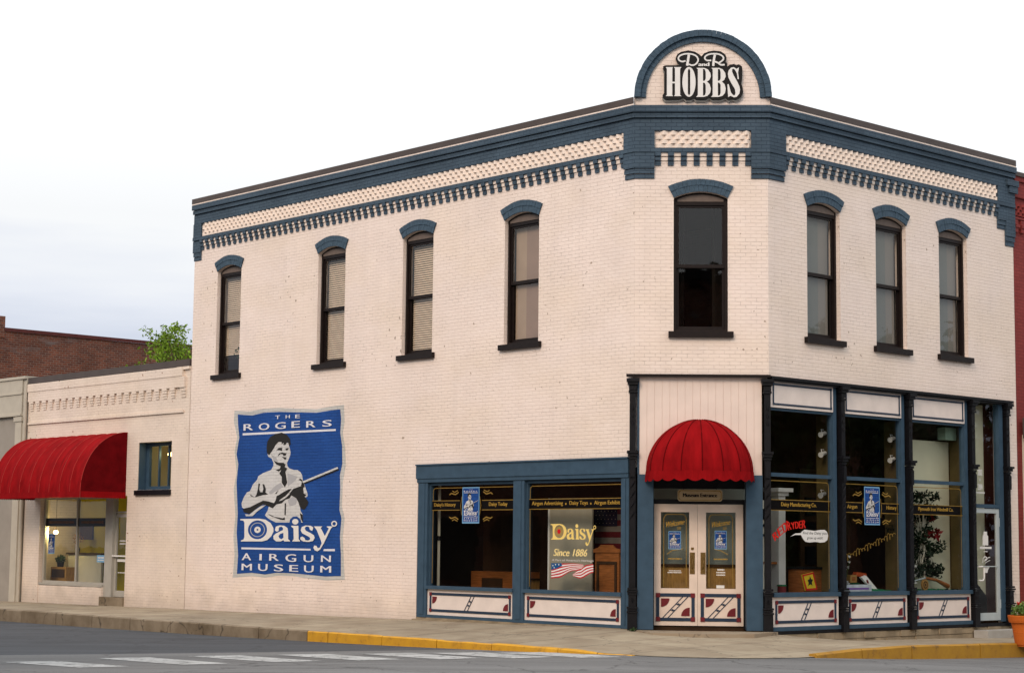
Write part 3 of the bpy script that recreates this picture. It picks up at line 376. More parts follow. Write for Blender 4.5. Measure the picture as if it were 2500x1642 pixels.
mb.f = [f[::-1] for f in mb.f] if MB().add(mb.v, mb.f[:1]).mesh('x').polygons[0].normal.z < 0 else mb.f
struct('pavement', mb, M_PAVE, smooth=True)
# pavement score lines: thin dark grooves
def kz(side, u):
    if side == 'L': return -.22 if u > -1.2 else -.22-.03*(-1.2-u)/1.7
    return -.14-.018*max(0, u)-.04*max(0, min(1, -u/3)) if u > -2.3 else -.2
def kerbrun(side, segs, m, name):
    mb = MB(); o = oL if side == 'L' else oR; nrm = Vector((-S, -S)) if side == 'L' else Vector((S, -S))
    for a, b in segs:
        g = .012; us = [a+g+(b-a-2*g)*i/5 for i in range(6)]; j = random.uniform(-.006, .006); pr = []
        for i, u in enumerate(us):
            p = o(u); q0 = p-nrm*.14; q1 = p+nrm*(.012+j); q2 = p+nrm*(.035+j); zt = kz(side, u)+.006+j+random.uniform(-.003, .003); zb = gz(p.x, p.y)-.12
            if side == 'L' and u < -1.8: zt = max(zt-.012*(-1.8-u), gz(p.x, p.y)+.012)
            if side == 'R' and u < -1.6: zt = max(-.20+.05*(u+2.9)/1.3, gz(p.x, p.y)+.012)
            pr.append([(q0.x, q0.y, zt), (q1.x, q1.y, zt), (q2.x, q2.y, zt-.022), (q2.x, q2.y, zb), (q0.x, q0.y, zb)])
        base_ = len(mb.v)
        for r in pr: mb.v += r
        for i in range(5):
            for k in range(5): mb.f.append((base_+i*5+k, base_+(i+1)*5+k, base_+(i+1)*5+(k+1) % 5, base_+i*5+(k+1) % 5))
        mb.f.append(tuple(base_+k for k in range(5))); mb.f.append(tuple(base_+25+k for k in range(5)))
    return struct(name, mb, m)
kerbrun('L', [(6.12+i*1.78, 7.9+i*1.78) for i in range(18)], M_KERB, 'kerb')
kerbrun('L', [(5.4, 6.12), (3.6, 5.4), (1.9, 3.6), (.3, 1.9), (-1.5, .3), (-2.5, -1.5), (-3.35, -2.5)], M_YEL, 'yellow_kerb')
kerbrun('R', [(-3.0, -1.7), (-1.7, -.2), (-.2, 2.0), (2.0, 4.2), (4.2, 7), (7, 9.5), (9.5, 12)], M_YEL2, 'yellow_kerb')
# crosswalk bars
UL = [(-10.64, -6.7), (-9.37, -5.4), (-7.95, -4.62), (-6.45, -4.1), (-5.0, -3.72), (-3.72, -3.5), (-2.55, -3.5)]
LR = [(-8.09, -8.16), (-6.65, -7.3), (-5.28, -6.52), (-3.97, -6.0), (-2.64, -5.72), (-1.42, -5.5), (-.3, -5.32)]
mb = MB()
for (a, b), (c, d) in zip(UL, LR):
    q = [(a, b), (a+.86, b+.3), (c, d), (c-.72, d-.34)]
    P = lambda s, t: (lambda x, y: (x, y, gz(x, y)+.006))((q[0][0]*(1-s)+q[3][0]*s)*(1-t)+(q[1][0]*(1-s)+q[2][0]*s)*t, (q[0][1]*(1-s)+q[3][1]*s)*(1-t)+(q[1][1]*(1-s)+q[2][1]*s)*t)
    ns_ = 6; vs = [P(i/ns_, j/2) for i in range(ns_+1) for j in range(3)]
    mb.add(vs, [(i*3+j, (i+1)*3+j, (i+1)*3+j+1, i*3+j+1) for i in range(ns_) for j in range(2)])
struct('road_marking', mb, M_STRIPE)
# landing slab at the entrance
mb = MB().foot([(-.1, -.02), (.35, -1.0), (1.3, -1.35), (2.3, -1.1), (2.85, -.1)], -.3, -.035)
struct('pavement_slab', mb, concrete('landing_concrete', (.33, .27, .19), (.27, .2, .13)))
# ------------------------------------------------------------------ corner building
B = tag(empty('brick_building'), 'two-storey cream painted brick corner building with blue cornice and arched parapet', 'building')
wz0, wz1 = 8.69, 7.592; RI, RO = 1.228, 1.488
def arch_open(xc, hw=.55, zb=5.95):
    return [(xc-hw, zb), (xc+hw, zb)]+[(xc+RI*math.sin(a), wz1+RI*math.cos(a)) for a in [R_(26.6-53.2*i/12) for i in range(13)]]
WL = [14.71, 10.26, 6.95, 3.41]; WR = [1.80, 4.15, 6.49]; WC = [1.335]; LE, RE = 16.4, 8.95
TOP = 10.63
mb = MB().poly([[(-LE, -.8), (-6.82, -.8), (-6.82, 3.2), (-.03, 3.2), (-.03, 5.0), (0, 5.0), (0, TOP), (-LE, TOP)]]+[arch_open(-u) for u in WL], 0, .3); obj('wall', mb, M_CREAM, B, 'L')
mb = MB().poly([[(0, 5.0), (2.7, 5.0), (2.7, 10.62), (0, 10.62)]]+[arch_open(u) for u in WC], 0, .3); obj('wall', mb, M_CREAM, B, 'C')
mb = MB().poly([[(0, 5.0), (8.66, 5.0), (8.66, -.8), (RE, -.8), (RE, TOP), (0, TOP)]]+[arch_open(u) for u in WR], 0, .3); obj('wall', mb, M_CREAM, B, 'R')
pl = (-LE*S, LE*S); pr_ = (2.7+RE*S, RE*S); bk = (pl[0]+10.86*S+.0, pl[1]+10.86*S)
def side(a, b, z0, z1, t=.3):
    d = Vector((b[0]-a[0], b[1]-a[1])).normalized(); n = Vector((-d.y, d.x))*t
    return MB().foot([a, b, (b[0]+n.x, b[1]+n.y), (a[0]+n.x, a[1]+n.y)], z0, z1)
mb = side((pr_[0]-.22, pr_[1]+.2), bk, -.8, TOP); mb.merge(side(bk, (pl[0]+.22, pl[1]+.22), -.8, TOP)); obj('rear_wall', mb, M_CREAM, B, 'W')
def off(d, u0=LE, u1=RE, c=True):
    """plan line of the three facades pushed out by d"""
    return [(-u0*S-d*S, u0*S-d*S), (-.4142*d, -d), (2.7+.4142*d, -d), (2.7+u1*S+d*S, u1*S-d*S)]
def course(mb, d, z0, z1, u0=LE, u1=RE, inner=.1): return mb.foot(off(d, u0, u1)+off(-inner, u0, u1)[::-1], z0, z1)
obj('roof', MB().foot([(pl[0]+.3, pl[1]), (.1, .3), (2.6, .3), (pr_[0]-.3, pr_[1]), bk], 10.2, 10.3), mat('roof_membrane', (.12, .12, .12)), B, 'W')
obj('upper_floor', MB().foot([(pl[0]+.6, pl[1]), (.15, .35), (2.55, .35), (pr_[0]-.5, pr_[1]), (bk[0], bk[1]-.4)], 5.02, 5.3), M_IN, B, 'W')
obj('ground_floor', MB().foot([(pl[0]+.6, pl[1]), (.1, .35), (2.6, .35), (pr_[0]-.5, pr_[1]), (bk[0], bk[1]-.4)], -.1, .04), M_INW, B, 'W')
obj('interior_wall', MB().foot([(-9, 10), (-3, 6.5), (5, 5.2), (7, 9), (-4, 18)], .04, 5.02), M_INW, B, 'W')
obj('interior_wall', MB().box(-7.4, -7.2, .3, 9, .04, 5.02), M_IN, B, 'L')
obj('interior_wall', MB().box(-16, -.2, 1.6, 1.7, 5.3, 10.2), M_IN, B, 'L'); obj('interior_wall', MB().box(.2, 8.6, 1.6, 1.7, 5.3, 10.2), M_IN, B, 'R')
# cornice
mb = course(MB(), .14, 10.455, 10.59); course(mb, .10, 10.345, 10.44); course(mb, .055, 10.08, 10.33); course(mb, .04, 10.329, 10.5)
course(mb, .09, 9.625, 9.715)
def wrap_pilaster(mb, uL, uC, z0, z1, d):
    mb.foot([(-uL*S-d*S, uL*S-d*S), (-.4142*d, -d), (uC, -d), (uC, .1), (0, .1), (-uL*S+.1*S, uL*S+.1*S)], z0, z1)
def wrap_pilaster2(mb, uR, uC, z0, z1, d):
    mb.foot([(2.7-uC, .1), (2.7-uC, -d), (2.7+.4142*d, -d), (2.7+uR*S+d*S, uR*S-d*S), (2.7+uR*S-.1*S, uR*S+.1*S), (2.7, .1)], z0, z1)
for z0, z1, d in [(9.715, 10.08, .075), (9.30, 9.625, .075), (9.195, 9.285, .05), (9.09, 9.18, .026)]:
    wrap_pilaster(mb, .27, .39, z0, z1, d); wrap_pilaster2(mb, .5, .34, z0, z1, d)
obj('cornice', mb, M_BLUEB, B, 'W')
mb = MB()
for z0, z1, d in [(9.72, 10.08, .055), (9.30, 9.62, .055), (9.195, 9.29, .038), (9.09, 9.185, .02)]: mb.box(-LE-d*.5, -16.06, -d, .1, z0, z1)
obj('cornice_end_bracket', mb, M_BLUEB, B, 'L')
mb = MB()
for z0, z1, d in [(9.72, 10.08, .055), (9.29, 9.62, .055), (9.18, 9.28, .038), (9.08, 9.17, .02)]: mb.box(8.28, 8.60, -d, .1, z0, z1)
for z0, z1, d in [(9.72, 10.08, .057), (8.93, 9.62, .057), (8.82, 8.92, .04), (8.71, 8.81, .022)]: mb.box(8.601, RE+d*.5, -d, .1, z0, z1)
mb.box(8.60, RE+.12, -.12, -.056, 10.14, 10.28); mb.box(8.7, RE+.10, -.10, -.056, 9.98, 10.13)
obj('cornice_end_bracket', mb, M_BLUEB, B, 'R')
def dogtooth(mb, x0, x1, z0, z1, rows, p, d, y0=0.0):
    h = (z1-z0)/rows
    for r in range(rows):
        o = (r % 2)*p/2; n = int((x1-x0)/p)+1; zb = z0+h*r+.004; zt = z0+h*(r+1)-.004
        for i in range(n):
            a = x0+i*p+o; b = min(a+p, x1); a = max(a, x0)
            if b-a < p*.4: continue
            c = (a+b)/2; mb.add([(a, y0, zb), (c, y0-d, zb), (b, y0, zb), (a, y0, zt), (c, y0-d, zt), (b, y0, zt)], [(0, 1, 4, 3), (1, 2, 5, 4), (0, 2, 1), (3, 4, 5)])
    return mb
def dentils(F, x0, x1, n):
    blue, cr = MB(), MB(); p = (x1-x0)/(n-.54)
    for i in range(n):
        a = x0+i*p; b = a+p*.46
        for z0, z1, d in [(9.545, 9.624, .088), (9.455, 9.533, .058), (9.36, 9.443, .03)]: blue.box(a, b, -d, .02, z0, z1)
        if i < n-1:
            for z0, z1, d in [(9.55, 9.624, .05), (9.462, 9.535, .025)]: cr.box(b, a+p, -d, .02, z0, z1)
    obj('dentil_course', blue, M_BLUEB, B, F); obj('dentil_infill', cr, M_PLAIN, B, F)
for F, x0, x1, n in [('L', -16.06, -.27, 63), ('C', .4, 2.36, 8), ('R', .5, 8.28, 31)]:
    obj('sawtooth_brick_band', dogtooth(MB(), x0, x1, 9.72, 10.08, 4, .187 if F != 'L' else .19, .062), M_PLAIN, B, F); dentils(F, x0, x1, n)
mb = MB()
def cap(mb, d, z0, z1, xm):
    mb.foot([(-LE*S-d*S-.02, LE*S-d*S+.02), (-.4142*d, -d), (xm, -d), (xm, .1), (-.1, .3), (-LE*S+.3*S, LE*S+.3*S)], z0, z1)
    mb.foot([(2.75, -d), (2.7+.4142*d, -d), (2.7+RE*S+d*S, RE*S-d*S), (2.7+RE*S-.3*S, RE*S+.3*S), (2.8, .3), (2.75, .1)], z0, z1); return mb
obj('parapet_capping', cap(MB(), .12, 10.591, 10.628, -.04), M_CREAM, B, 'W'); cap(mb, .125, 10.632, 10.765, -.04)
obj('roof_flashing', mb, M_FLASH, B, 'W')
# arched parapet
cx, cz = 1.375, 10.77
arc = lambda r, n=40: [(cx+r*math.cos(math.pi*i/n), cz+r*math.sin(math.pi*i/n)) for i in range(n+1)]
obj('parapet_panel', MB().poly([[(-.03, 10.59), (2.79, 10.59), (2.79, cz)]+arc(1.17)+[(-.03, cz)]], -.02, .28), M_CREAM, B, 'C')
def wedges(mb, xc, zc, r0, r1, a0, a1, n, y0, y1, jit=.004, gap=.02):
    for i in range(n):
        t0 = a0+(a1-a0)*(i+gap)/n; t1 = a0+(a1-a0)*(i+1-gap)/n; y = y0+random.uniform(-jit, jit); q = random.uniform(-.004, .004)
        mb.poly([[(xc+r*math.cos(t), zc+r*math.sin(t)) for r, t in ((r0, t0), (r1+q, t0), (r1+q, t1), (r0, t1))]], y, y1)
    return mb
mb = wedges(MB(), cx, cz, 1.275, 1.405, 0, math.pi, 46, -.13, .28); wedges(mb, cx, cz, 1.165, 1.274, 0, math.pi, 40, -.07, .1)
mb.poly([arc(1.37)+arc(1.2)[::-1]], -.03, .27)
obj('parapet_arch', mb, M_BLUEV, B, 'C')
# windows upstairs
fr = MB(); AO = lambda hw, dz, ri: [(-hw, 5.95+dz), (hw, 5.95+dz)]+[(ri*math.sin(a), wz1+ri*math.cos(a)) for a in [math.asin(hw/ri)*(1-2*i/12) for i in range(13)]]
fr.poly([AO(.549, .0, RI-.002), [(-.49, 6.0), (.49, 6.0), (.49, 8.56), (-.49, 8.56)]], .10, .19)
sash = MB().poly([[(-.489, 7.27), (.489, 7.27), (.489, 8.559), (-.489, 8.559)], [(-.44, 7.34), (.44, 7.34), (.44, 8.51), (-.44, 8.51)]], .13, .17)
sash2 = MB().poly([[(-.489, 6.001), (.489, 6.001), (.489, 7.33), (-.489, 7.33)], [(-.44, 6.07), (.44, 6.07), (.44, 7.26), (-.44, 7.26)]], .18, .215)
lun = MB().poly([[(-.47, 8.63), (.47, 8.63)]+[((RI-.045)*math.sin(a), wz1+(RI-.045)*math.cos(a)) for a in [math.asin(.47/(RI-.045))*(1-2*i/12) for i in range(13)]]], .085, .099)
hood = wedges(MB(), 0, wz1, RI+.001, 1.362, R_(90-26.6), R_(90+26.6), 13, -.028, .08); wedges(hood, 0, wz1, 1.363, RO, R_(90-26.6), R_(90+26.6), 14, -.04, .08)
sill = MB().box(-.655, .655, -.085, .12, 5.825, 5.945)
def blinds(kind):
    a, b = MB(), MB()
    if kind == 'slats' or kind == 'short':
        z = 8.5; zb = 6.1 if kind == 'slats' else 6.5
        while z > zb: a.add([(-.44, .268, z-.008), (.44, .268, z-.008), (.44, .242, z-.046), (-.44, .242, z-.046)], [(0, 1, 2, 3)]); z -= .052
        return a, M_BLIND, None, None
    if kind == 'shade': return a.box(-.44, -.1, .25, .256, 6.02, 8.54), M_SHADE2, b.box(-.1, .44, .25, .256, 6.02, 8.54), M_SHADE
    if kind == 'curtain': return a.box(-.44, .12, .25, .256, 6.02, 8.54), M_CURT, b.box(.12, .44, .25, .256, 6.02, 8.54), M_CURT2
    return None, None, None, None
proto = None
def window(F, xc, kind):
    global proto
    wm = FM[F] @ Matrix.Translation((xc, 0, 0))
    if proto is None:
        o = obj('window', fr, M_DARKBR, B, wm); obj('upper_sash', sash, M_DARKBR, o); obj('lower_sash', sash2, M_DARKBR, o)
        obj('arch_panel', lun, M_LUN, o); obj('hood', hood, M_BLUEV, o); obj('sill', sill, M_DARKBR, o)
        obj('pane', MB().sheet(-.45, .45, .152, 7.33, 8.52), M_GLASS, o); obj('pane', MB().sheet(-.45, .45, .2, 6.06, 7.27), M_GLASS, o); proto = o
    else: o = clone(proto, B, wm)
    return o
wins = []
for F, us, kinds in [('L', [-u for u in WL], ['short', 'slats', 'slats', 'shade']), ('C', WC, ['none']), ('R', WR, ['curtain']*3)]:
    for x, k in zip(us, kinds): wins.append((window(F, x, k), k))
wins = [w_ for w_ in wins]
for o, k in wins:
    a, ma, b, mb_ = blinds(k)
    if a: obj('blind' if 'curtain' not in k else 'curtain', a, ma, o)
    if b: obj('blind' if 'curtain' not in k else 'curtain', b, mb_, o)
# ---- ornamental iron columns
def column(F, x, w_=.15, y=0):
    mb = MB(); h = w_/2
    for z0, z1, a, d in [(-.1, .30, h+.02, .10), (.30, .335, h+.035, .12), (.345, .38, h+.02, .105), (.39, .425, h+.035, .12), (.425, .66, h+.0, .085), (.66, .70, h+.015, .10), (.71, .745, h+.03, .12), (.755, .80, h+.02, .105),
        (.80, 3.36, h-.012, .06), (3.36, 3.41, h, .08), (3.42, 3.48, h+.02, .11), (3.48, 3.53, h+.04, .14), (3.53, 4.70, h-.012, .06), (4.70, 4.74, h+.01, .09), (4.75, 4.86, h, .08), (4.86, 4.92, h+.03, .12), (4.92, 4.985, h+.05, .15)]:
        mb.box(x-a, x+a, y-d, y+.1, z0, z1)
    for i in range(6):
        z = 2.15+i*.2; mb.add([(x-h+.02, y-.064, z), (x+h-.02, y-.064, z+.14), (x+h-.02, y-.064, z+.19), (x-h+.02, y-.064, z+.05), (x, y-.095, z+.1)], [(0, 1, 4), (1, 2, 4), (2, 3, 4), (3, 0, 4)])
    mb.poly([[(x-.045, 3.0), (x+.045, 3.0), (x+.05, 3.3), (x, 3.35), (x-.05, 3.3)]], y-.10, y-.06)
    for z in (4.1, 4.25, 4.4): mb.add([(x-.035, y-.064, z), (x, y-.10, z-.05), (x+.035, y-.064, z), (x, y-.10, z+.06)], [(0, 1, 3), (1, 2, 3)])
    mb.add([(x-.03, y-.088, .55), (x, y-.12, .5), (x+.03, y-.088, .55), (x, y-.12, .62)], [(0, 1, 3), (1, 2, 3)])
    return obj('iron_column', mb, M_BLACK, B, F)
for F, x in [('C', -.035), ('C', 2.665), ('R', 2.34), ('R', 4.71), ('R', 7.10), ('R', 8.50)]: column(F, x)
mb = MB().foot([(-.17, -.10), (-.17+.02, .05), (2.68, .05), (2.73, -.10)], 5.02, 5.075)
obj('lintel_moulding', mb, M_DARKBR, B, 'C')
mb = MB().box(-.02, 8.70, -.10, .1, 5.0, 5.055); mb.box(-.0, 8.68, -.06, .1, 4.96, 5.0); obj('lintel_moulding', mb, M_BLACK, B, 'R')
# painted bulkhead panels
def panel(mbs, x0, x1, z0, z1, y, ladder=True, fans=True, corners=True, lw=.055, inset=.085):
    bl, rd = mbs; a, b, c, d = x0+inset, x1-inset, z0+inset*.85, z1-inset*.85
    bl.poly([[(a, c), (b, c), (b, d), (a, d)], [(a+lw, c+lw), (b-lw, c+lw), (b-lw, d-lw), (a+lw, d-lw)]], y-.012, y-.001)
    if corners:
        for px, pz in [(a, c), (b-lw-.01, c), (a, d-lw-.01), (b-lw-.01, d-lw-.01)]: rd.box(px-.006, px+lw+.016, y-.018, y-.0125, pz-.006, pz+lw+.016)
    if fans:
        r = min(.17, (d-c)*.36); o = lw+.035
        for fx, fz, sx_, sz in [(a+o, d-o, 1, -1), (b-o, c+o, -1, 1)]:
            rd.poly([[(fx, fz)]+[(fx+sx_*r*math.cos(t), fz+sz*r*math.sin(t)) for t in [R_(90*i/8) for i in range(9)]]], y-.010, y-.001)
    if ladder:
        xm = (a+b)/2; h0, h1 = c+lw, d-lw; sl = .11 if x1-x0 > 1.4 else .20; g = .052
        for s_ in (-g, g): bl.poly([[(xm-sl+s_-.011, h0), (xm-sl+s_+.011, h0), (xm+sl+s_+.011, h1), (xm+sl+s_-.011, h1)]], y-.009, y-.001)
        for t in (.36, .64):
            px = xm-sl+2*sl*t; pz = h0+(h1-h0)*t; bl.box(px-g, px+g, y-.008, y-.001, pz-.008, pz+.008); bl.disc(px, pz, .021, .021, y-.011)
def shopwin(F, name, x0, x1, label=None): return obj('shop_window', MB(), M_BLUE, B, F)
# ---- left facade storefront
LW = []
for i, (x0, x1) in enumerate([(-6.46, -3.59), (-3.24, -.36)]):
    f = MB().poly([[(x0, .62), (x1, .62), (x1, 2.99), (x0, 2.99)], [(x0+.03, .69), (x1-.03, .69), (x1-.03, 2.93), (x0+.03, 2.93)]], .06, .14)
    o = obj('shop_window', f, M_BLUE, B, 'L'); LW.append(o); obj('sill', MB().box(x0-.02, x1+.02, -.035, .059, .615, .69), M_BLUE, o); obj('base_rail', MB().box(x0-.02, x1+.02, .0, .12, -.02, .045), M_BLUE, o)
    obj('pane', MB().sheet(x0, x1, .124, .69, 2.93), M_GLASS2, o)
    obj('bulkhead_panel', MB().box(x0, x1, .035, .14, .045, .614), M_WHITEP, o)
    bl, rd = MB(), MB(); panel((bl, rd), x0, x1, .045, .612, .034, ladder=(i == 0)); obj('panel_moulding', bl, M_BLUEF, o); obj('panel_accent', rd, M_MAROON, o)
for x0, x1 in [(-6.79, -6.462), (-3.588, -3.242), (-.358, -.14)]:
    mb = MB().box(x0, x1, -.01, .2, -.02, 2.99); mb.box(x0+.09, x1-.09, -.022, -.008, .05, 2.98); obj('storefront_post', mb, M_BLUE, B, 'L')
mb = MB().box(-6.84, -.13, -.05, .2, 3.085, 3.41); mb.box(-6.82, -.14, -.03, .2, 3.0, 3.084); mb.box(-6.84, -.13, -.075, .1, 3.38, 3.412); obj('storefront_beam', mb, M_BLUE, B, 'L')
mb = MB().box(-6.82, -.1, .0, .3, -.5, -.021); mb.box(-6.85, -.1, -.1, .0, -.6, -.06); obj('storefront_plinth', mb, M_STONE, B, 'L')
# lettering band and gilt lines
def gilt(F, o, x0, x1, zt, zb, zbt, y, words, gap=None):
    """thin gold border round a pane, black band with gold words"""
    g, k, t = MB(), MB(), MB(); a, b = x0+.06, x1-.06; w_ = .016; r = .07
    pts = [(a, zb+.03), (a, zt-r), (a+r*.3, zt-r*.3), (a+r, zt), (b-r, zt), (b-r*.3, zt-r*.3), (b, zt-r), (b, zb+.03)]
    g.stroke(pts, w_, y)
    segs = [(x0+.01, x1-.01)] if gap is None else [(x0+.01, gap[0]), (gap[1], x1-.01)]
    for s0, s1 in segs:
        obj('black_band', MB().box(s0, s1, y-.001, y+.001, zbt-.21, zbt), M_BAND, o); g.stroke([(s0, zbt), (s1, zbt)], .014, y-.004); g.stroke([(s0, zbt-.21), (s1, zbt-.21)], .014, y-.004)
    for (wd, u0, u1) in words:
        if wd == '*': t.disc((u0+u1)/2, zbt-.105, .022, .022, y-.005, n=10); continue
        text(t, wd, u0, zbt-.15, u1, zbt-.045, y-.005, bold=.003)
    obj('gold_border', g, M_GOLDD, o); obj('gold_lettering', t, M_GOLD, o)
def marks(mb, x0, x1, z, h, y):
    x = x0; rnd = random.Random(int(x0*1000))
    while x < x1: w_ = rnd.uniform(.5, 1.1)*h*.7; q = rnd.uniform(.6, 1)*h; mb.box(x, min(x+w_, x1), y-.001, y, z-q/2, z+q/2); x += w_*1.3
def flourish(mb, xc, zc, y, dx=.42):
    for sx_ in (-1, 1):
        for sz in (-1, 1):
            x = xc+sx_*dx; z = zc+sz*.3
            mb.stroke([(x, z), (x+sx_*.1, z-sz*.05), (x+sx_*.24, z-sz*.02), (x+sx_*.3, z-sz*.05)], .025, y); mb.stroke([(x+sx_*.02, z+sz*.04), (x+sx_*.13, z), (x+sx_*.2, z+sz*.03)], .02, y-.002)
    mb.stroke([(xc-.3, zc+.2), (xc-.34, zc), (xc-.3, zc-.2)], .016, y); mb.stroke([(xc+.3, zc+.2), (xc+.34, zc), (xc+.3, zc-.2)], .016, y)
gilt('L', LW[0], -6.46, -3.59, 2.87, .72, 2.585, .110, [("Daisy's History", -6.36, -5.62), ('Daisy Today', -4.50, -3.90)], gap=(-5.48, -4.73))
f_ = MB(); flourish(f_, -5.11, 2.47, .108); obj('gold_flourish', f_, M_GOLDD, LW[0])
gilt('L', LW[1], -3.24, -.36, 2.87, .72, 2.59, .110, [('Airgun Advertising', -3.12, -2.17), ('*', -2.1, -2.06), ('Daisy Toys', -1.97, -1.43), ('*', -1.36, -1.32), ('Airgun Exhibit', -1.24, -.50)])
# ---- entrance on the chamfered corner
mb = MB(); nb = 16
for i in range(nb): a = .10+(2.46)*i/nb; mb.box(a, a+2.46/nb-.006, .02, .06, 3.06, 5.0)
mb.box(.10, 2.56, .03, .1, 3.06, 5.0); obj('fascia_boards', mb, M_BOARD, B, 'C')
pieces('door_jamb', [MB().box(.065, .385, -.03, .3, -.02, 3.055), MB().box(2.235, 2.565, -.03, .3, -.02, 3.055)], M_BLUE, B, 'C'); obj('edge_trim', MB().box(.06, .098, .0, .1, 3.06, 5.0), M_BLUE, B, 'C')
mb = MB().box(.386, 2.234, .30, .38, 2.48, 2.575); mb.box(.386, 2.234, .30, .38, 2.79, 3.05); mb.box(.386, .41, .28, .38, .0, 2.48); mb.box(2.205, 2.234, .28, .38, 0, 2.48); mb.box(.39, 2.23, .02, .36, 3.056, 3.1); obj('transom_frame', mb, M_BLACK, B, 'C')
obj('transom_pane', MB().sheet(.41, 2.21, .34, 2.575, 2.79), M_GLASS2, B, 'C')
def door(x0, x1, hinge):
    d = MB().poly([[(x0, .05), (x1, .05), (x1, 2.475), (x0, 2.475)], [(x0+.15, .79), (x1-.165, .79), (x1-.165, 2.315), (x0+.15, 2.315)] if hinge < 0 else [(x0+.165, .79), (x1-.15, .79), (x1-.15, 2.315), (x0+.165, 2.315)]], .31, .355)
    o = obj('entrance_door', d, M_DOORW, B, 'C'); a, b = (x0+.15, x1-.165) if hinge < 0 else (x0+.165, x1-.15)
    obj('pane', MB().sheet(a, b, .335, .79, 2.315), M_GLASS2, o)
    bl, rd = MB(), MB(); panel((bl, rd), x0+.045, x1-.045, .13, .70, .309, inset=.012, lw=.065); obj('panel_moulding', bl, M_BLUEF, o); obj('panel_accent', rd, M_MAROON, o)
    hx = x1-.105 if hinge < 0 else x0+.105
    hp = MB().box(hx-.05, hx+.05, .298, .31, 1.08, 1.51); hp.tube([(hx, .30, 1.18), (hx, .26, 1.22), (hx, .255, 1.3), (hx, .26, 1.37), (hx, .30, 1.42)], .012); obj('handle_plate', hp, M_BRASS, o)
    if hinge < 0: obj('lock', MB().box(hx-.025, hx+.03, .30, .31, 1.56, 1.61), M_BRASS, o)
    g, t, wt = MB(), MB(), MB(); g.stroke([(a+.06, .82), (a+.06, 2.19), (a+.09, 2.25), (a+.13, 2.27), (b-.13, 2.27), (b-.09, 2.25), (b-.06, 2.19), (b-.06, .82)], .014, .322)
    xm = (a+b)/2; text(t, 'Welcome', xm-.2, 2.04, xm+.18, 2.15, .320, fn=lambda x, z: (x, z+(x-xm)*.18), shear=.2, bold=.003); text(t, 'to', xm+.04, 1.97, xm+.11, 2.03, .320, shear=.2)
    t.stroke([(xm-.16, 1.47), (xm-.05, 1.55), (xm+.16, 1.58)], .01, .320) if hinge < 0 else t.stroke([(xm-.13, 1.58), (xm, 1.55), (xm+.15, 1.47)], .01, .320); marks(t, xm-.14, xm+.14, 1.38, .03, .32)
    obj('gold_border', g, M_GOLDD, o); obj('gold_lettering', t, M_GOLD, o)
    if hinge < 0: marks(wt, xm-.15, xm+.13, 1.105, .022, .32); marks(wt, xm-.12, xm+.12, 1.14, .022, .32)
    else: marks(wt, xm-.07, xm+.07, 1.17, .035, .32); marks(wt, xm-.09, xm+.09, 1.115, .03, .32); marks(wt, xm-.09, xm+.09, 1.065, .03, .32); wt.box(xm-.09, xm+.07, .318, .319, .80, .86)
    obj('white_lettering', wt, M_WHITE, o); return o
door(.395, 1.283, -1); door(1.289, 2.2, 1)
# ---- right facade storefront
RW = []
for i, (x0, x1) in enumerate([(.08, 2.2), (2.46, 4.58), (4.84, 6.97)]):
    f = MB(); xe = x1-.10
    f.poly([[(x0, .64), (x1+.02, .64), (x1+.02, 4.98), (x0, 4.98)], [(x0+.025, .725), (xe, .725), (xe, 3.05), (x0+.025, 3.05)], [(x0+.025, 3.125), (xe, 3.125), (xe, 4.385), (x0+.025, 4.385)]], .06, .17); f.box(xe+.01, x1+.02, .03, .0595, .73, 4.98)
    o = obj('shop_window', f, M_BLUE, B, 'R'); RW.append(o); obj('sill', MB().box(x0, x1+.03, -.05, .0595, .64, .725), M_BLUE, o); obj('base_rail', MB().box(x0-.02, x1+.05, -.03, .16, -.03, .049), M_BLUE, o)
    obj('pane', MB().sheet(x0, xe, .124, .725, 3.05), M_GLASS2, o); obj('upper_pane', MB().sheet(x0, xe, .124, 3.125, 4.385), M_GLASS2, o)
    obj('bulkhead_panel', MB().box(x0, x1, .0, .14, .05, .638), M_WHITEP, o); bl, rd = MB(), MB(); panel((bl, rd), x0, x1, .045, .64, -.001); obj('panel_moulding', bl, M_BLUEF, o); obj('panel_accent', rd, M_MAROON, o)
    obj('transom_panel', MB().box(x0, xe-.0, .02, .059, 4.44, 4.975), M_WHITEP, o); bl, rd = MB(), MB(); panel((bl, rd), x0, xe, 4.44, 4.975, .019, ladder=False, fans=False, corners=False, lw=.035, inset=.06)
    for px in (x0+.06, xe-.095): bl.box(px-.005, px+.04, .0, .0068, 4.487, 4.53); bl.box(px-.005, px+.04, .0, .0068, 4.888, 4.93)
    obj('transom_moulding', bl, M_BLUEF, o)
gilt('R', RW[0], .08, 2.10, 2.97, .76, 2.585, .110, [('Daisy Manufacturing Co.', .50, 1.63)])
gilt('R', RW[1], 2.46, 4.48, 2.97, .76, 2.585, .110, [('Airgun', 2.66, 3.00), ('History', 4.03, 4.38)], gap=(3.2, 3.86))
f_ = MB(); flourish(f_, 3.52, 2.48, .108, .36); sq = [(2.62+.0094*i+.03*math.sin(i*.62), 1.43+.0029*i+(.05+.03*math.sin(i*.17+1))*math.cos(i*.62)) for i in range(176)]; f_.stroke(sq, .011, .109); obj('gold_flourish', f_, M_GOLDD, RW[1])
gilt('R', RW[2], 4.84, 6.87, 2.97, .76, 2.585, .110, [('Plymouth Iron Windmill Co.', 5.18, 6.50)])
mb = MB().box(-.03, 8.62, -.035, .2, -.095, -.031); obj('storefront_base', mb, M_BLACK, B, 'R')
mb = MB(); random.seed(3)
xx = .1
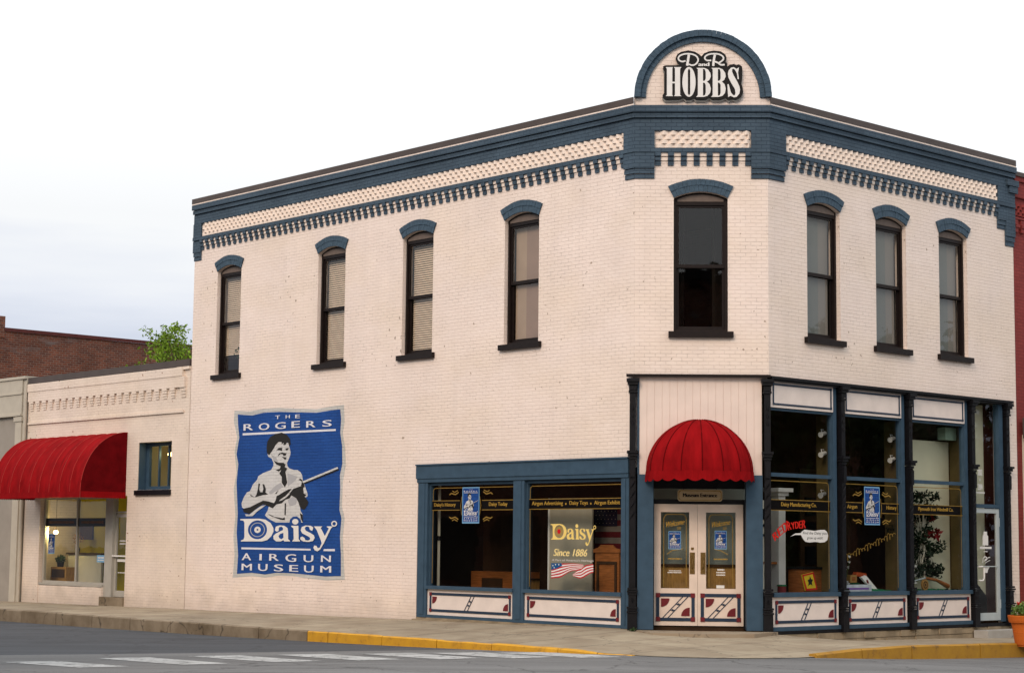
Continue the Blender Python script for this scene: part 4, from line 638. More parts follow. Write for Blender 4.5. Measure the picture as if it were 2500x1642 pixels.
while xx < 8.9:
    w_ = random.uniform(.25, .6); zt = -.1; 
    for zz in (-.1, -.24): h = .13; mb.box(xx, min(xx+w_-.012, 8.9), -.03+random.uniform(-.02, .02), .2, zz-h, zz-.003)
    xx += w_
mb.box(0, 8.9, .0, .21, -.8, -.1); obj('stone_foundation', mb, M_STONE, B, 'R')
mb = MB().box(7.0, 8.62, -.42, -.05, -.5, -.165); obj('door_step', mb, concrete('step_stone', (.42, .41, .38), (.3, .27, .22)), B, 'R')
# side door at the far right of the storefront
f = MB().box(7.2, 8.36, .03, .15, 2.565, 2.65); f.box(8.24, 8.40, .02, .17, .0, 4.97); f.box(7.17, 7.2, .03, .15, .0, 4.97)
o = obj('side_door_frame', f, M_BLUE, B, 'R'); obj('transom_pane', MB().sheet(7.2, 8.24, .105, 2.65, 4.97), M_GLASS2, o)
w_ = MB(); text(w_, '202', 7.47, 3.30, 7.65, 3.44, .094, bold=.006); text(w_, '&', 7.53, 3.17, 7.59, 3.24, .094); text(w_, '204', 7.47, 2.97, 7.65, 3.11, .094, bold=.006); marks(w_, 7.38, 7.74, 2.91, .045, .094); obj('white_lettering', w_, M_WHITE, o)
d = MB().poly([[(7.21, .03), (8.235, .03), (8.235, 2.55), (7.21, 2.55)], [(7.30, .20), (8.13, .20), (8.13, 2.45), (7.30, 2.45)]], .05, .10); o = obj('side_door', d, M_STEEL, B, 'R')
obj('pane', MB().sheet(7.30, 8.13, .078, .20, 2.45), M_GLASS2, o); obj('push_bar', MB().box(7.30, 8.13, .04, .05, 1.235, 1.255), M_STEEL, o)
obj('handle', MB().tube([(7.25, .05, 1.24), (7.3, -.03, 1.24), (7.42, -.03, 1.24), (7.47, -.03, 1.2), (7.47, -.03, .98), (7.42, -.03, .93), (7.3, -.03, .93), (7.25, .05, .93)], .018), M_WHITE, o)
obj('hinge', MB().box(8.236, 8.262, .04, .08, 2.15, 2.35).box(8.236, 8.262, .04, .08, .3, .5), M_STEEL, o)
w_ = MB(); w_.poly([[(7.58, 1.72), (7.80, 1.72), (7.80, 1.93), (7.76, 1.96), (7.76, 2.03), (7.62, 2.03), (7.62, 1.96), (7.58, 1.93)]], .066); w_.box(7.46, 7.93, .066, .067, 1.64, 1.69); marks(w_, 7.62, 7.76, 1.58, .03, .066)
w_.stroke([(7.57, 1.32), (7.58, 1.42), (7.66, 1.47), (7.74, 1.44)], .022, .066); w_.stroke([(7.62, 1.36), (7.72, 1.43), (7.68, 1.37), (7.78, 1.44), (7.86, 1.45)], .02, .065); w_.stroke([(7.66, 1.32), (7.8, 1.37), (7.86, 1.38)], .014, .064); w_.poly([[(7.55, 1.24), (7.85, 1.24), (7.77, 1.16), (7.75, 1.10), (7.65, 1.10), (7.63, 1.16)]], .066); obj('white_lettering', w_, M_WHITE, o)
# ------------------------------------------------------------------ the blue emblem (mural and its small window copies)
MX0, MX1, MZ0, MZ1 = -14.26, -9.52, .71, 4.97
def circ(cx_, cz_, rx, rz, n=26): return [(cx_+rx*math.cos(6.2832*i/n), cz_+rz*math.sin(6.2832*i/n)) for i in range(n)]
def word(mb, fn, y, hole=True):
    """the sign's word in serif letters; fn maps mural coordinates"""
    f = lambda l: [fn(*p) for p in l]; c0, c1, c2 = WCIRC; rx = abs(c0[1][0]-c0[0][0]); rz = abs(c0[2][1]-c0[0][1])
    mb.poly([f(WORD['D'][0]), f(circ(c0[0][0], c0[0][1], rx, rz))], y); mb.poly([f(circ(*c0[0], rx*.34, rz*.34)), f(circ(*c0[0], rx*.1, rz*.1))], y)
    for ch in 'aisy': mb.poly([f(l) for l in WORD[ch]], y)
    mb.poly([f(circ(*c1[0], abs(c1[1][0]-c1[0][0]), abs(c1[2][1]-c1[0][1])))], y)
    r = abs(c2[1][0]-c2[0][0]); q = abs(c2[2][1]-c2[0][1]); mb.poly([f(circ(*c2[0], r, q)), f(circ(*c2[0], r*.6, q*.6))], y-.0005)
    return mb
def emblem(parent, fn, e, small=False):
    """layers e metres apart; fn maps mural (x,z) to the host frame"""
    f = lambda l: [fn(*p) for p in l]
    A = lambda nm, mb, m: obj(nm, mb, m, parent)
    if small: bl = [(-14.12, .82), (-9.68, .82), (-9.68, 4.88), (-14.12, 4.88)]; ou = [(-14.3, .66), (-9.5, .66), (-9.5, 5.02), (-14.3, 5.02)]
    else: bl, ou = MBLU, MOUT
    A('border', MB().poly([f(ou)], -e), M_SKYB if small else M_EMBP); A('blue_field', MB().poly([f(bl)], -2*e), M_EMB)
    A('figure_body', MB().poly([f(BOY['body'])], -3*e), M_EMBG)
    g = MB(); [g.poly([f(p)], -3.6*e) for p in BOY['grey']]; A('figure_shading', g, M_EMBG2)
    g = MB(); [g.poly([f(p)], -(4.2+.05*i)*e) for i, p in enumerate([BOY['hair']]+BOY['dark'])]; A('figure_dark_areas', g, M_EMBK)
    g = MB(); [g.poly([f(p)], -5.4*e) for p in BOY['light']]; A('figure_light_areas', g, M_EMBG)
    A('word_ground', MB().poly([f(WHALO)], -6*e), M_EMB)
    A('word', word(MB(), fn, -7*e), M_EMBL)
    g = MB(); c0 = WCIRC[0]; rx = abs(c0[1][0]-c0[0][0]); rz = abs(c0[2][1]-c0[0][1]); g.poly([f(circ(*c0[0], rx*.77, rz*.77)), f(circ(*c0[0], rx*.69, rz*.69))], -7*e); A('target_ring', g, M_EMBG2)
    g = MB(); [g.poly([f(p)], -3.3*e) for p in MLIN]
    for ch, a, b, c, d in MTXT:
        (x0, z0), (x1, z1) = fn(a, b), fn(c, d); wd = x1-x0
        if ch == 'I': g.poly([[(x0, z0), (x1, z0), (x1, z1), (x0, z1)]], -7*e)
        else: text(g, ch, x0, z0, x1, z1, -7*e, bold=wd*.028)
    A('lettering', g, M_EMBW)
T1 = tag(empty('painted_wall_sign', 'L', (0, 0, 0)), 'tall royal blue mural of a boy holding an airgun, painted on the long cream wall', 'mural')
emblem(T1, lambda x, z: (x, z), .003)
def decal(F, x0, x1, z0, z1, y, label):
    t = tag(empty('window_sticker', F, (0, y, 0)), label, 'sticker', 'small blue museum stickers on the glass')
    kx = (x1-x0)/4.8; kz = (z1-z0)/4.36; emblem(t, lambda x, z: (x0+(x+14.3)*kx, z0+(z-.66)*kz), .0012, True)
decal('L', -5.39, -4.82, 2.08, 2.88, .108, 'large blue sticker with white rifle boy on the gold-banded window left of the flag window')
decal('R', 3.25, 3.79, 2.12, 2.93, .108, 'large blue sticker with white rifle boy in the middle bay of the right storefront')
decal('C', .70, .95, 1.57, 1.93, .320, 'small blue sticker on the glass of the left entrance door')
decal('C', 1.63, 1.87, 1.58, 1.95, .320, 'small blue sticker on the glass of the right entrance door')
# ------------------------------------------------------------------ parapet sign
T2 = tag(empty('parapet_sign', 'C'), 'black cut-out sign with big white serif capitals on the arched parapet', 'sign')
obj('sign_edge', MB().poly([SPL2], -.075, -.035), M_SIGNEDGE, T2); obj('sign_face', MB().poly([SPL], -.12, -.076), M_SIGNBLK, T2)
g = MB()
for k in ('H', 'O', 'B', 'B2', 'S'): g.poly(SGN[k], -.135, -.121)
obj('block_lettering', g, M_WHITE, T2)
g = MB()
for wd, pts in SSTR:
    P_ = []
    for i in range(len(pts)-1):      # smooth the strokes a little
        for t in (0, .5): P_.append((pts[i][0]*(1-t)+pts[i+1][0]*t, pts[i][1]*(1-t)+pts[i+1][1]*t))
    P_.append(pts[-1]); Q = [P_[0]]+[((P_[i-1][0]+2*P_[i][0]+P_[i+1][0])/4, (P_[i-1][1]+2*P_[i][1]+P_[i+1][1])/4) for i in range(1, len(P_)-1)]+[P_[-1]]
    g.stroke(Q, wd, -.124)
a, b, c, d = SAND; text(g, 'and', a, b, c, d, -.126, bold=.008); obj('script_lettering', g, M_WHITE, T2)
# ------------------------------------------------------------------ entrance awning and sign
T3 = tag(empty('dome_awning', 'C'), 'red dome awning with scalloped edge over the corner entrance doors', 'awning')
xc_, r_, pj, zb = 1.31, 1.08, 1.0, 3.105; g = MB(); nt_, nf = 64, 16; o_ = 0
for j in range(nf+1):
    for i in range(nt_+1):
        th = math.pi*i/nt_; ph = math.pi/2*j/nf; k = 1-.034*abs(math.sin(th*8))*math.cos(ph)**.5*.9 if j < nf else 1
        g.v.append((xc_-r_*math.cos(th)*math.cos(ph)*k, .015-pj*math.sin(th)*math.cos(ph)*k, zb+r_*.985*math.sin(ph)*(1 if j < nf else 1)))
g.f = [(j*(nt_+1)+i, j*(nt_+1)+i+1, (j+1)*(nt_+1)+i+1, (j+1)*(nt_+1)+i) for j in range(nf) for i in range(nt_)]
obj('canopy', g, M_RED, T3, smooth=True)
g = MB(); n = 96
for i in range(n+1):
    th = math.pi*i/n; sc_ = .05*abs(math.sin(th*12)); k = 1+.004+.01*math.sin(th*24); g.v += [(xc_-r_*math.cos(th)*1.003, .012-pj*math.sin(th)*1.003, zb+.01), (xc_-r_*math.cos(th)*k*1.008, .012-pj*math.sin(th)*k*1.008, zb-.15-sc_)]
g.f = [(2*i, 2*i+1, 2*i+3, 2*i+2) for i in range(n)]; obj('valance', g, M_RED, T3)
g = MB()
for q in range(1, 8):
    th = math.pi*q/8; g.tube([(xc_-r_*math.cos(th)*math.cos(p)*1.0, .015-pj*math.sin(th)*math.cos(p), zb+r_*.985*math.sin(p)) for p in [math.pi/2*j/14 for j in range(14)]], .011, 5)
obj('seam', g, mat('dark_red_seam', (.10, .002, .003), .9, spec=.04), T3)
obj('awning_frame', MB().tube([(xc_-r_*.97*math.cos(math.pi*i/24), .02-pj*.97*math.sin(math.pi*i/24), zb) for i in range(25)], .014, 6), M_BLACK, T3)
T4 = tag(empty('entrance_sign', 'C'), 'small cream entrance sign with notched corners hanging over the double doors', 'sign')
x0, x1, z0, z1 = .88, 1.78, 2.535, 2.77; n_ = .035; PB = lambda e: [(x0+e+n_, z0+e), (x1-e-n_, z0+e), (x1-e, z0+e+n_), (x1-e, z1-e-n_), (x1-e-n_, z1-e), (x0+e+n_, z1-e), (x0+e, z1-e-n_), (x0+e, z0+e+n_)]
obj('board', MB().poly([PB(0)], .24, .27), mat('sign_cream', (.52, .40, .24), .5, .1, 4), T4); obj('gold_line', MB().poly([PB(.018), PB(.03)], .237), M_GOLDD, T4)
obj('lettering', text(MB(), 'Museum Entrance', x0+.11, z0+.085, x1-.11, z1-.075, .236, bold=.006), M_EMBK, T4); obj('hanging_rod', MB().tube([(1.0, .255, z1), (1.0, .255, 3.05)], .006, 5).tube([(1.66, .255, z1), (1.66, .255, 3.05)], .006, 5), M_BLACK, T4)
# ------------------------------------------------------------------ low annex on the left
A1_, A0_ = -25.35, -16.43
AN = tag(empty('single_storey_annex'), 'low cream painted brick annex with red awning at the left of the corner building', 'building')
SW = [(-18.95, 3.0), (-17.26, 3.0), (-17.26, 4.30), (-18.95, 4.30)]
mb = MB().poly([[(A1_, -.8), (-24.38, -.8), (-24.38, 2.85), (-19.47, 2.85), (-19.47, -.8), (A0_, -.8), (A0_, 6.26), (A1_, 6.26)], SW], 0, .3); obj('wall', mb, M_CREAM_L, AN, 'L')
mb = MB().box(-24.38, -20.74, .02, .25, -.8, .30); obj('stall_riser', mb, M_CREAM_L, AN, 'L')
mb = MB().box(A1_-.02, A0_-.02, -.035, .32, 6.28, 6.46); mb.box(A1_, A0_, .31, 10, 6.1, 6.27); obj('coping', mb, M_FLASH, AN, 'L')
mb = MB().box(A1_+.05, -16.74, -.06, .01, 5.72, 6.02); mb.box(A1_+.02, -16.74, -.075, .01, 6.02, 6.26); mb.box(A1_+.05, -16.70, -.045, .01, 5.04, 5.10)
nd_ = 21; p_ = (A1_+.12, -16.98)
for i in range(nd_):
    a = p_[0]+(p_[1]-p_[0])*i/nd_
    for j, (z0, z1, d) in enumerate([(5.655, 5.719, .06), (5.585, 5.645, .046), (5.515, 5.575, .034), (5.45, 5.505, .02)]): mb.box(a+.02*j*.5, a+.24-.02*j*.5, -d, .01, z0, z1)
for z0, z1, d in [(5.45, 5.52, .02), (5.53, 5.60, .035), (5.61, 5.70, .05), (5.71, 6.0, .08)]: mb.box(-16.86, -16.62, -d, .01, z0, z1)
obj('brick_corbels', mb, M_CREAM_L, AN, 'L')
obj('parapet_cap', MB().box(-17.05, -16.44, -.06, .1, 6.19, 6.27), M_CREAM_L, AN, 'L')
fr_ = MB().poly([[(-18.95, 3.0), (-17.26, 3.0), (-17.26, 4.30), (-18.95, 4.30)], [(-18.80, 3.10), (-17.40, 3.10), (-17.40, 4.2), (-18.80, 4.2)]], .26, .34); fr_.box(-18.35, -18.31, .27, .33, 3.1, 4.2); fr_.box(-17.86, -17.82, .27, .33, 3.1, 4.2)
fr_.box(-18.99, -18.945, .02, .34, 3.0, 4.3); fr_.box(-18.95, -17.26, .0, .3, 2.985, 3.012)
o = obj('window', fr_, M_BLUE, AN, 'L'); obj('pane', MB().sheet(-18.8, -17.4, .305, 3.1, 4.2), M_GLASS, o); obj('sill', MB().box(-19.02, -17.23, -.07, .1, 2.85, 2.984), M_BLACK, o)
f = MB().poly([[(-24.36, .30), (-20.74, .30), (-20.74, 2.84), (-24.36, 2.84)], [(-24.27, .42), (-22.44, .42), (-22.44, 2.78), (-24.27, 2.78)], [(-22.38, .42), (-20.80, .42), (-20.80, 2.78), (-22.38, 2.78)]], .12, .2)
f.box(-20.738, -20.33, .08, .24, -.10, 2.84); f.box(-24.37, -20.75, .02, .2, .28, .36)
o = obj('shop_window', f, M_ALU, AN, 'L'); obj('pane', MB().sheet(-24.27, -22.44, .155, .42, 2.78), M_GLASS, o); obj('pane', MB().sheet(-22.38, -20.8, .155, .42, 2.78), M_GLASS, o)
k = MB().box(-24.27, -22.44, .144, .146, 2.0, 2.24).box(-22.38, -20.8, .144, .146, 2.0, 2.24); obj('black_band', k, M_BAND, o)
k = MB(); marks(k, -24.1, -22.6, 2.12, .09, .142); marks(k, -22.2, -20.95, 2.12, .09, .142); obj('faded_lettering', k, mat('faded_bronze_lettering', (.12, .05, .02), .5), o)
w_ = MB().box(-21.25, -20.83, .142, .143, .99, 1.19); obj('card_sticker', w_, M_SKYB, o); w2 = MB(); marks(w2, -21.2, -20.86, 1.12, .05, .14); marks(w2, -21.2, -20.86, 1.05, .03, .14); obj('card_lettering', w2, M_WHITE, o)
d = MB().poly([[(-20.33, .05), (-19.48, .05), (-19.48, 2.35), (-20.33, 2.35)], [(-20.24, .22), (-19.57, .22), (-19.57, 2.26), (-20.24, 2.26)]], .16, .22); d.box(-20.33, -19.48, .16, .22, 2.37, 2.42)
o = obj('shop_door', d, M_ALU, AN, 'L'); obj('pane', MB().sheet(-20.24, -19.57, .195, .22, 2.26), M_GLASS, o); obj('push_bar', MB().box(-20.36, -19.5, .08, .13, 1.16, 1.20), M_WHITE, o)
w_ = MB(); marks(w_, -20.1, -19.7, 1.60, .04, .18); marks(w_, -20.1, -19.7, 1.52, .04, .18); marks(w_, -20.15, -19.72, .72, .03, .18); w_.box(-20.2, -19.6, .18, .181, 1.02, 1.1); obj('white_lettering', w_, M_WHITE, o)
obj('door_threshold', MB().box(-20.74, -19.47, -.05, .3, -.6, .04), M_KERB, AN, 'L')
M_MUST = mat('mustard_interior_plaster', (.40, .33, .02), .8, .15, 1); obj('interior_wall', MB().box(A1_+.26, A0_-.3, 1.7, 1.8, -.02, 5.2), M_MUST, AN, 'L'); obj('interior_ceiling', MB().box(A1_+.26, A0_-.3, .31, 9.7, 5.2, 5.3), M_MUST, AN, 'L'); obj('interior_floor', MB().box(A1_+.26, A0_-.3, .31, 5, -.3, -.02), M_INW, AN, 'L')
pieces('side_wall', [MB().box(A1_, A1_+.25, .3, 10, -.8, 6.25), MB().box(A0_-.22, A0_-.02, .31, 9.79, -.8, 6.25), MB().box(A1_+.26, A0_, 9.8, 10, -.8, 6.25)], M_CREAM_L, AN, 'L')
obj('interior_wall', MB().box(-19.42, -19.3, .35, 1.69, -.02, 5.2), M_CREAMI, AN, 'L')
# annex awning
T5 = tag(empty('barrel_awning', 'L'), 'long red barrel awning with scalloped valance over the annex shop window', 'awning')
a0, a1, zt, zb, pj = -24.75, -19.56, 4.60, 2.93, 1.42; g = MB(); nn, npn = 24, 9
prof = [(pj*math.sin(math.pi/2*j/nn), zb+(zt-zb)*math.cos(math.pi/2*j/nn)) for j in range(nn+1)]
for i in range(npn*6+1):
    x = a0+(a1-a0)*i/(npn*6); sag = .022*math.sin(math.pi*(i % 6)/6)
    for j, (y, z) in enumerate(prof): t = j/nn; g.v.append((x, -(y-sag*t), z-sag*(1-t)))
g.f = [(i*(nn+1)+j, i*(nn+1)+j+1, (i+1)*(nn+1)+j+1, (i+1)*(nn+1)+j) for i in range(npn*6) for j in range(nn)]; obj('canopy', g, M_RED, T5, smooth=True)
g = MB()
pieces('side_panel', [MB().add([(x, 0, zb)]+[(x, -y, z) for y, z in prof], [tuple(range(nn+2))]) for x in (a0, a1)], M_REDS, T5)
g = MB(); n = 84
for i in range(n*2+1): x = a0+(a1-a0)*i/(n*2); g.v += [(x, -pj-.004, zb+.012), (x, -pj-.008, zb-.145-.03*(i % 2))]
g.f = [(2*i, 2*i+1, 2*i+3, 2*i+2) for i in range(n*2)]
for x in (a0, a1):
    o_ = len(g.v)
    for i in range(49): g.v += [(x+.004, -pj*i/48, zb+.012), (x+.006, -pj*i/48, zb-.145-.03*(i % 2))]
    g.f += [(o_+2*i, o_+2*i+1, o_+2*i+3, o_+2*i+2) for i in range(48)]
obj('valance', g, M_RED, T5)
g = MB()
for i in range(npn+1): x = a0+(a1-a0)*i/npn; g.tube([(x, -y*1.002, z+.002) for y, z in prof], .009, 5)
obj('seam', g, mat('faded_red_piping', (.40, .035, .028), .7), T5)
decal('L', -24.08, -23.70, 1.20, 1.78, .142, 'faded blue sticker on the left pane of the annex shop window')
# ------------------------------------------------------------------ grey building, brick building, red building
GB = tag(empty('grey_shop_building'), 'grey painted building with plain frieze at the far left edge of the photo', 'building')
M_GRY = mat('grey_stucco', (.33, .30, .26), .8, .1, 2, .3, 60); M_GRYL = mat('light_grey_trim', (.50, .46, .38), .6, .08, 3)
obj('wall', MB().box(-33, -25.42, -.02, 8, -.8, 6.45), M_GRY, GB, 'L')
mb = MB().box(-33, -25.62, -.09, .0, 5.36, 6.52); mb.box(-33, -25.40, -.13, .3, 6.44, 6.52); mb.box(-33, -25.62, -.12, .0, 5.98, 6.02); mb.box(-33, -25.6, -.14, .0, 5.32, 5.38); mb.box(-25.98, -25.60, -.09, .0, -.5, 5.3); mb.box(-26.05, -25.55, -.12, 0, 5.16, 5.3); mb.box(-25.6, -25.40, -.05, .2, -.5, 6.44); mb.box(-28, -27.6, -.09, .0, -.5, 5.3)
obj('trim', mb, M_GRYL, GB, 'L')
obj('downpipe', MB().tube([(-25.39, -.08, -.3), (-25.39, -.08, 6.3)], .045, 8), M_GRYL, GB, 'L')
BB = tag(empty('brick_side_building'), 'old unpainted red brick building wall rising behind the low annex', 'building')
M_OLD = brick('weathered_red_brick', (.19, .062, .036), (.115, .042, .030), (.22, .17, .14), bump=.8, dist=.012, dirt=.45, bw=.22, rh=.078, ms=.01, blotch=(.15, .125, .12))
# frame: the plane parallel to the right facade at u=33 on the left street
FM['B'] = Matrix.Translation((-33*S, 33*S, 0)) @ Matrix.Rotation(R_(45), 4, 'Z')
obj('wall', MB().poly([[(0, -.6), (34, -.6), (34, 8.2), (12, 8.72), (3.05, 8.74), (0, 8.8)]], 0, 6), M_OLD, BB, 'B')
obj('corner_pier', MB().box(0, 3.02, -.03, 6.05, 8.5, 9.24), M_OLD, BB, 'B')
mb = MB(); mb.add([(3.0, -.05, 8.73), (12, -.05, 8.72), (34, -.05, 8.2), (34, -.05, 8.32), (12, -.05, 8.84), (3.0, -.05, 8.85), (3.0, .5, 8.85), (12, .5, 8.84), (34, .5, 8.32)], [(0, 1, 4, 5), (1, 2, 3, 4), (5, 4, 7, 6), (4, 3, 8, 7)])
obj('coping_tiles', mb, mat('maroon_clay_coping', (.085, .024, .022), .6, .2, 5), BB, 'B')
RB = tag(empty('red_brick_building'), 'red painted brick building adjoining the right edge of the corner building', 'building')
M_REDB = brick('painted_red_brick', (.27, .048, .042), (.235, .04, .036), (.17, .03, .028), bump=.6, dist=.006, dirt=.2)
mb = MB().box(8.955, 16, .03, 8, -.8, 10.38); mb.box(8.955, 16, -.03, .031, 9.92, 10.3); mb.box(8.955, 16, -.07, .031, 10.3, 10.42); obj('wall', mb, M_REDB, RB, 'R')
obj('sawtooth_brick_band', dogtooth(MB(), 9.0, 16, 9.48, 9.78, 4, .19, .07, .03), M_REDB, RB, 'R')
mb = MB()
for i in range(27): mb.box(9.02+i*.26, 9.14+i*.26, -.03, .031, 9.08, 9.38); mb.box(9.02+i*.26, 9.2+i*.26, -.05, .031, 9.2, 9.27)
mb.box(8.96, 16, -.02, .031, 9.40, 9.45); obj('dentil_course', mb, M_REDB, RB, 'R')
obj('roof_flashing', MB().box(8.955, 16, -.1, .3, 10.42, 10.52), M_FLASH, RB, 'R')
mb = MB().box(9.22, 9.5, -.06, .03, -.6, 4.3); mb.box(9.5, 16, -.04, .03, 3.6, 4.3); obj('pilaster', mb, M_GREYP, RB, 'R')
T6 = tag(empty('wall_plaque_sign', 'R'), 'small beige framed sign on red brick at the right edge of the photo', 'sign')
obj('board', MB().box(9.14, 10.1, -.1, -.065, 4.24, 4.66), M_GREYP, T6); obj('frame', MB().poly([[(9.11, 4.21), (10.13, 4.21), (10.13, 4.69), (9.11, 4.69)], [(9.16, 4.26), (10.08, 4.26), (10.08, 4.64), (9.16, 4.64)]], -.115, -.06), M_FLASH, T6)
# ------------------------------------------------------------------ tree behind the annex
def leafy(rnd, mb, c, r, n, s, up=.2):
    for _ in range(n):
        d = Vector((rnd.gauss(0, 1), rnd.gauss(0, 1), rnd.gauss(0, 1))).normalized()*r*rnd.random()**.5; p = Vector(c)+Vector((d.x, d.y, d.z*.8)); a = Vector((rnd.gauss(0, 1), rnd.gauss(0, 1), rnd.gauss(0, 1)+up)).normalized(); b = a.orthogonal().normalized(); b = (b*math.cos(1.3*_)+a.cross(b)*math.sin(1.3*_)); c2 = a.cross(b); q = s*rnd.uniform(.6, 1.3)
        mb.add([p-b*q, p+c2*q*.45, p+b*q, p-c2*q*.45], [(0, 1, 2, 3)])
def tree(name, x, y, z0, h, rad, label, cat, m, seed, nb=26, leaves=90, s=.11, base_=.35, sprigs=0):
    rnd = random.Random(seed); t = tag(empty(name, 'W', (x, y, z0)), label, cat); tr = MB(); cr = MB()
    tr.tube([(0, 0, -.5), (.05, 0, h*.2), (-.06, .05, h*.45), (0, 0, h*.8)], [.2*h/8, .16*h/8, .11*h/8, .04*h/8], 8)
    for i in range(nb):
        a = rnd.uniform(0, 6.283); t_ = rnd.uniform(base_, 1); z = h*t_; rr_ = rad*math.sin(math.pi*min(1, (1.12-t_)/.85))*rnd.uniform(.35, 1); e = (rr_*math.cos(a), rr_*math.sin(a), z)
        st = (0, 0, h*max(.2, t_-.3)); mid = ((e[0])*.5, e[1]*.5, (st[2]+z)/2+.1); tr.tube([st, mid, e], [.05*h/8, .03*h/8, .012], 5); leafy(rnd, cr, e, rad*.24, leaves, s); leafy(rnd, cr, mid, rad*.2, leaves//3, s)
        for _ in range(3): q = Vector(e)+Vector((rnd.uniform(-.5, .5), rnd.uniform(-.5, .5), rnd.uniform(.1, .7))); tr.tube([e, q], [.012, .006], 4); leafy(rnd, cr, q, .16*rad/2, leaves//6, s)
    obj('trunk', tr, M_BARK, t); obj('crown', cr, m, t); return t
tree('leafy_tree', -14.5, 24.3, -.5, 8.6, 3.1, 'bright green leafy tree showing above the annex roof', 'tree', M_LEAF, 5, nb=60, leaves=150, s=.07)
# trees and building across the streets: they stand outside the frame and show as reflections in the glass
tree('shade_tree', 17.5, 2.5, -.6, 8.2, 4.0, 'dark green shade tree across the side street, reflected in the shop windows', 'tree', M_LEAFD, 8, nb=40, leaves=70, s=.24, base_=.22)
tree('shade_tree', 22, 7.5, -.6, 8.6, 4.2, 'lower dark tree beside the shade tree across the side street', 'tree', M_LEAFD, 9, nb=36, leaves=70, s=.24, base_=.22)
def opposite(F, x0, x1, y0, y1, h, label, flip):
    t = tag(empty('street_building', F), label, 'building'); obj('wall', MB().box(x0, x1, y0, y1, -.7, h), M_OLD, t); yf = y1 if flip else y0; s_ = 1 if flip else -1
    obj('roof', MB().box(x0-.15, x1+.15, y0-.15, y1+.15, h, h+.2), M_FLASH, t); n = int((x1-x0)/3.4)
    for i in range(n):
        a = x0+1+i*3.4; obj('window', MB().box(a, a+1.2, yf, yf+s_*.06, h-3, h-1.2), M_DARKBR, t); obj('shop_window', MB().box(a-.6, a+1.9, yf, yf+s_*.06, .2, 2.6), M_DARKBR, t)
opposite('L', -46, 2, -26, -18.5, 7.2, 'long dark brick shop row across the left street, seen only as reflections', True)
opposite('R', 2, 40, -30, -22.5, 7.0, 'dark brick shop row across the side street behind the shade trees', True)
OB = tag(empty('brick_row_building'), 'dark brick building across the street reflected in the corner window', 'building')
obj('wall', MB().box(-34, 30, -60, -52, -.6, 14.6), M_OLD, OB, 'W'); mb = MB().box(-34.2, 30.2, -52.3, -51.7, 14.2, 14.9)
for i in range(9): x = -14+i*3.2; mb.box(x, x+1.3, -52.02, -51.9, 6.2, 9.0); mb.box(x-.6, x+2.0, -52.02, -51.9, .4, 3.4)
obj('window', mb, M_DARKBR, OB, 'W')
# ------------------------------------------------------------------ terracotta planter
PX, PY = 2.7+(3.05+3.25)*S+.56, (3.05-3.25)*S+.02
zg = gz(PX, PY)+.30
T7 = tag(empty('terracotta_planter', 'W', (PX, PY, -.25)), 'orange terracotta flower pot on the kerb at the right edge of the photo', 'planter')
obj('pot', MB().lathe([(.0, 0), (.205, 0), (.21, .03), (.225, .035), (.262, .27), (.268, .275), (.262, .285), (.295, .455), (.33, .46), (.345, .50), (.36, .585), (.355, .60), (.33, .60), (.32, .56), (.0, .55)]), M_TERRA, T7, smooth=False)
rnd = random.Random(4); g, st, fl = MB(), MB(), MB()
for i in range(46):
    a = rnd.uniform(0, 6.28); r_0 = rnd.uniform(0, .27); r1 = r_0+rnd.uniform(0, .08); z1 = .6+rnd.uniform(.05, .22); st.tube([(r_0*math.cos(a), r_0*math.sin(a), .54), (r1*math.cos(a), r1*math.sin(a), z1)], .004, 4); leafy(rnd, g, (r1*math.cos(a), r1*math.sin(a), z1), .07, 16, .035, up=1)
    if i % 3 == 0: leafy(rnd, fl, (r1*math.cos(a)*.9, r1*math.sin(a)*.9, z1+.06), .035, 22, .022)
leafy(rnd, fl, (-.16, -.1, .84), .045, 40, .024)
pl_ = obj('geranium_plant', g, mat('geranium_leaves', (.14, .24, .06), .6, .3, 9, coords='Object'), T7); obj('stem', st, M_LEAF, pl_); obj('blossom', fl, mat('red_petals', (.65, .01, .015), .5, .2, 9), pl_)
T8 = tag(empty('weed_tuft', 'W', (-.02, -.32, -.04)), 'small green weed in the pavement crack beside the left entrance jamb', 'weed'); g = MB(); leafy(rnd, g, (0, 0, .02), .08, 60, .03); obj('leaves', g, M_LEAFD, T8)
# ------------------------------------------------------------------ things inside the shop windows
def thing(name, F, label, cat, group=None, loc=(0, 0, 0)): return tag(empty(name, F, loc), label, cat, group)
# annex lamp: lit bulb with its own light
def lamp(x, y, z, label, pw, cord=1.5):
    t = thing('pendant_lamp', 'L', label, 'lamp', loc=(x, y, z)); obj('bulb', MB().lathe([(0, .06), (.05, .05), (.075, .0), (.05, -.05), (0, -.06)], n=12), glow('lit_lamp_glass', (1, .62, .25), 14), t); obj('cord', MB().tube([(0, 0, .05), (0, 0, cord)], .008, 6), M_BRASS, t)
    l = bpy.data.lights.new('lamp_light', 'POINT'); l.energy = pw; l.color = (1, .82, .36); l.shadow_soft_size = .12; o = bpy.data.objects.new('lamp_light', l); sc.collection.objects.link(o); o.parent = t; o.matrix_basis = Matrix.Translation((0, -.16, .0)); WM[o.name] = WM[t.name]
lamp(-24.22, .45, 1.83, 'glowing hanging lamp seen through the left pane of the annex shop window', 26, 3.3)
lamp(-18.2, .55, 3.98, 'glowing lamp seen in the small square annex window', 5, 1.2)
t = thing('reception_counter', 'L', 'pale cream counter behind the right pane of the annex shop window', 'counter'); obj('counter_front', MB().box(-24.6, -22.66, 1.1, 1.16, 0, 1.18), M_GREYP, t); obj('counter_top', MB().box(-24.65, -22.6, 1.05, 1.5, 1.18, 1.23), M_INW, t)
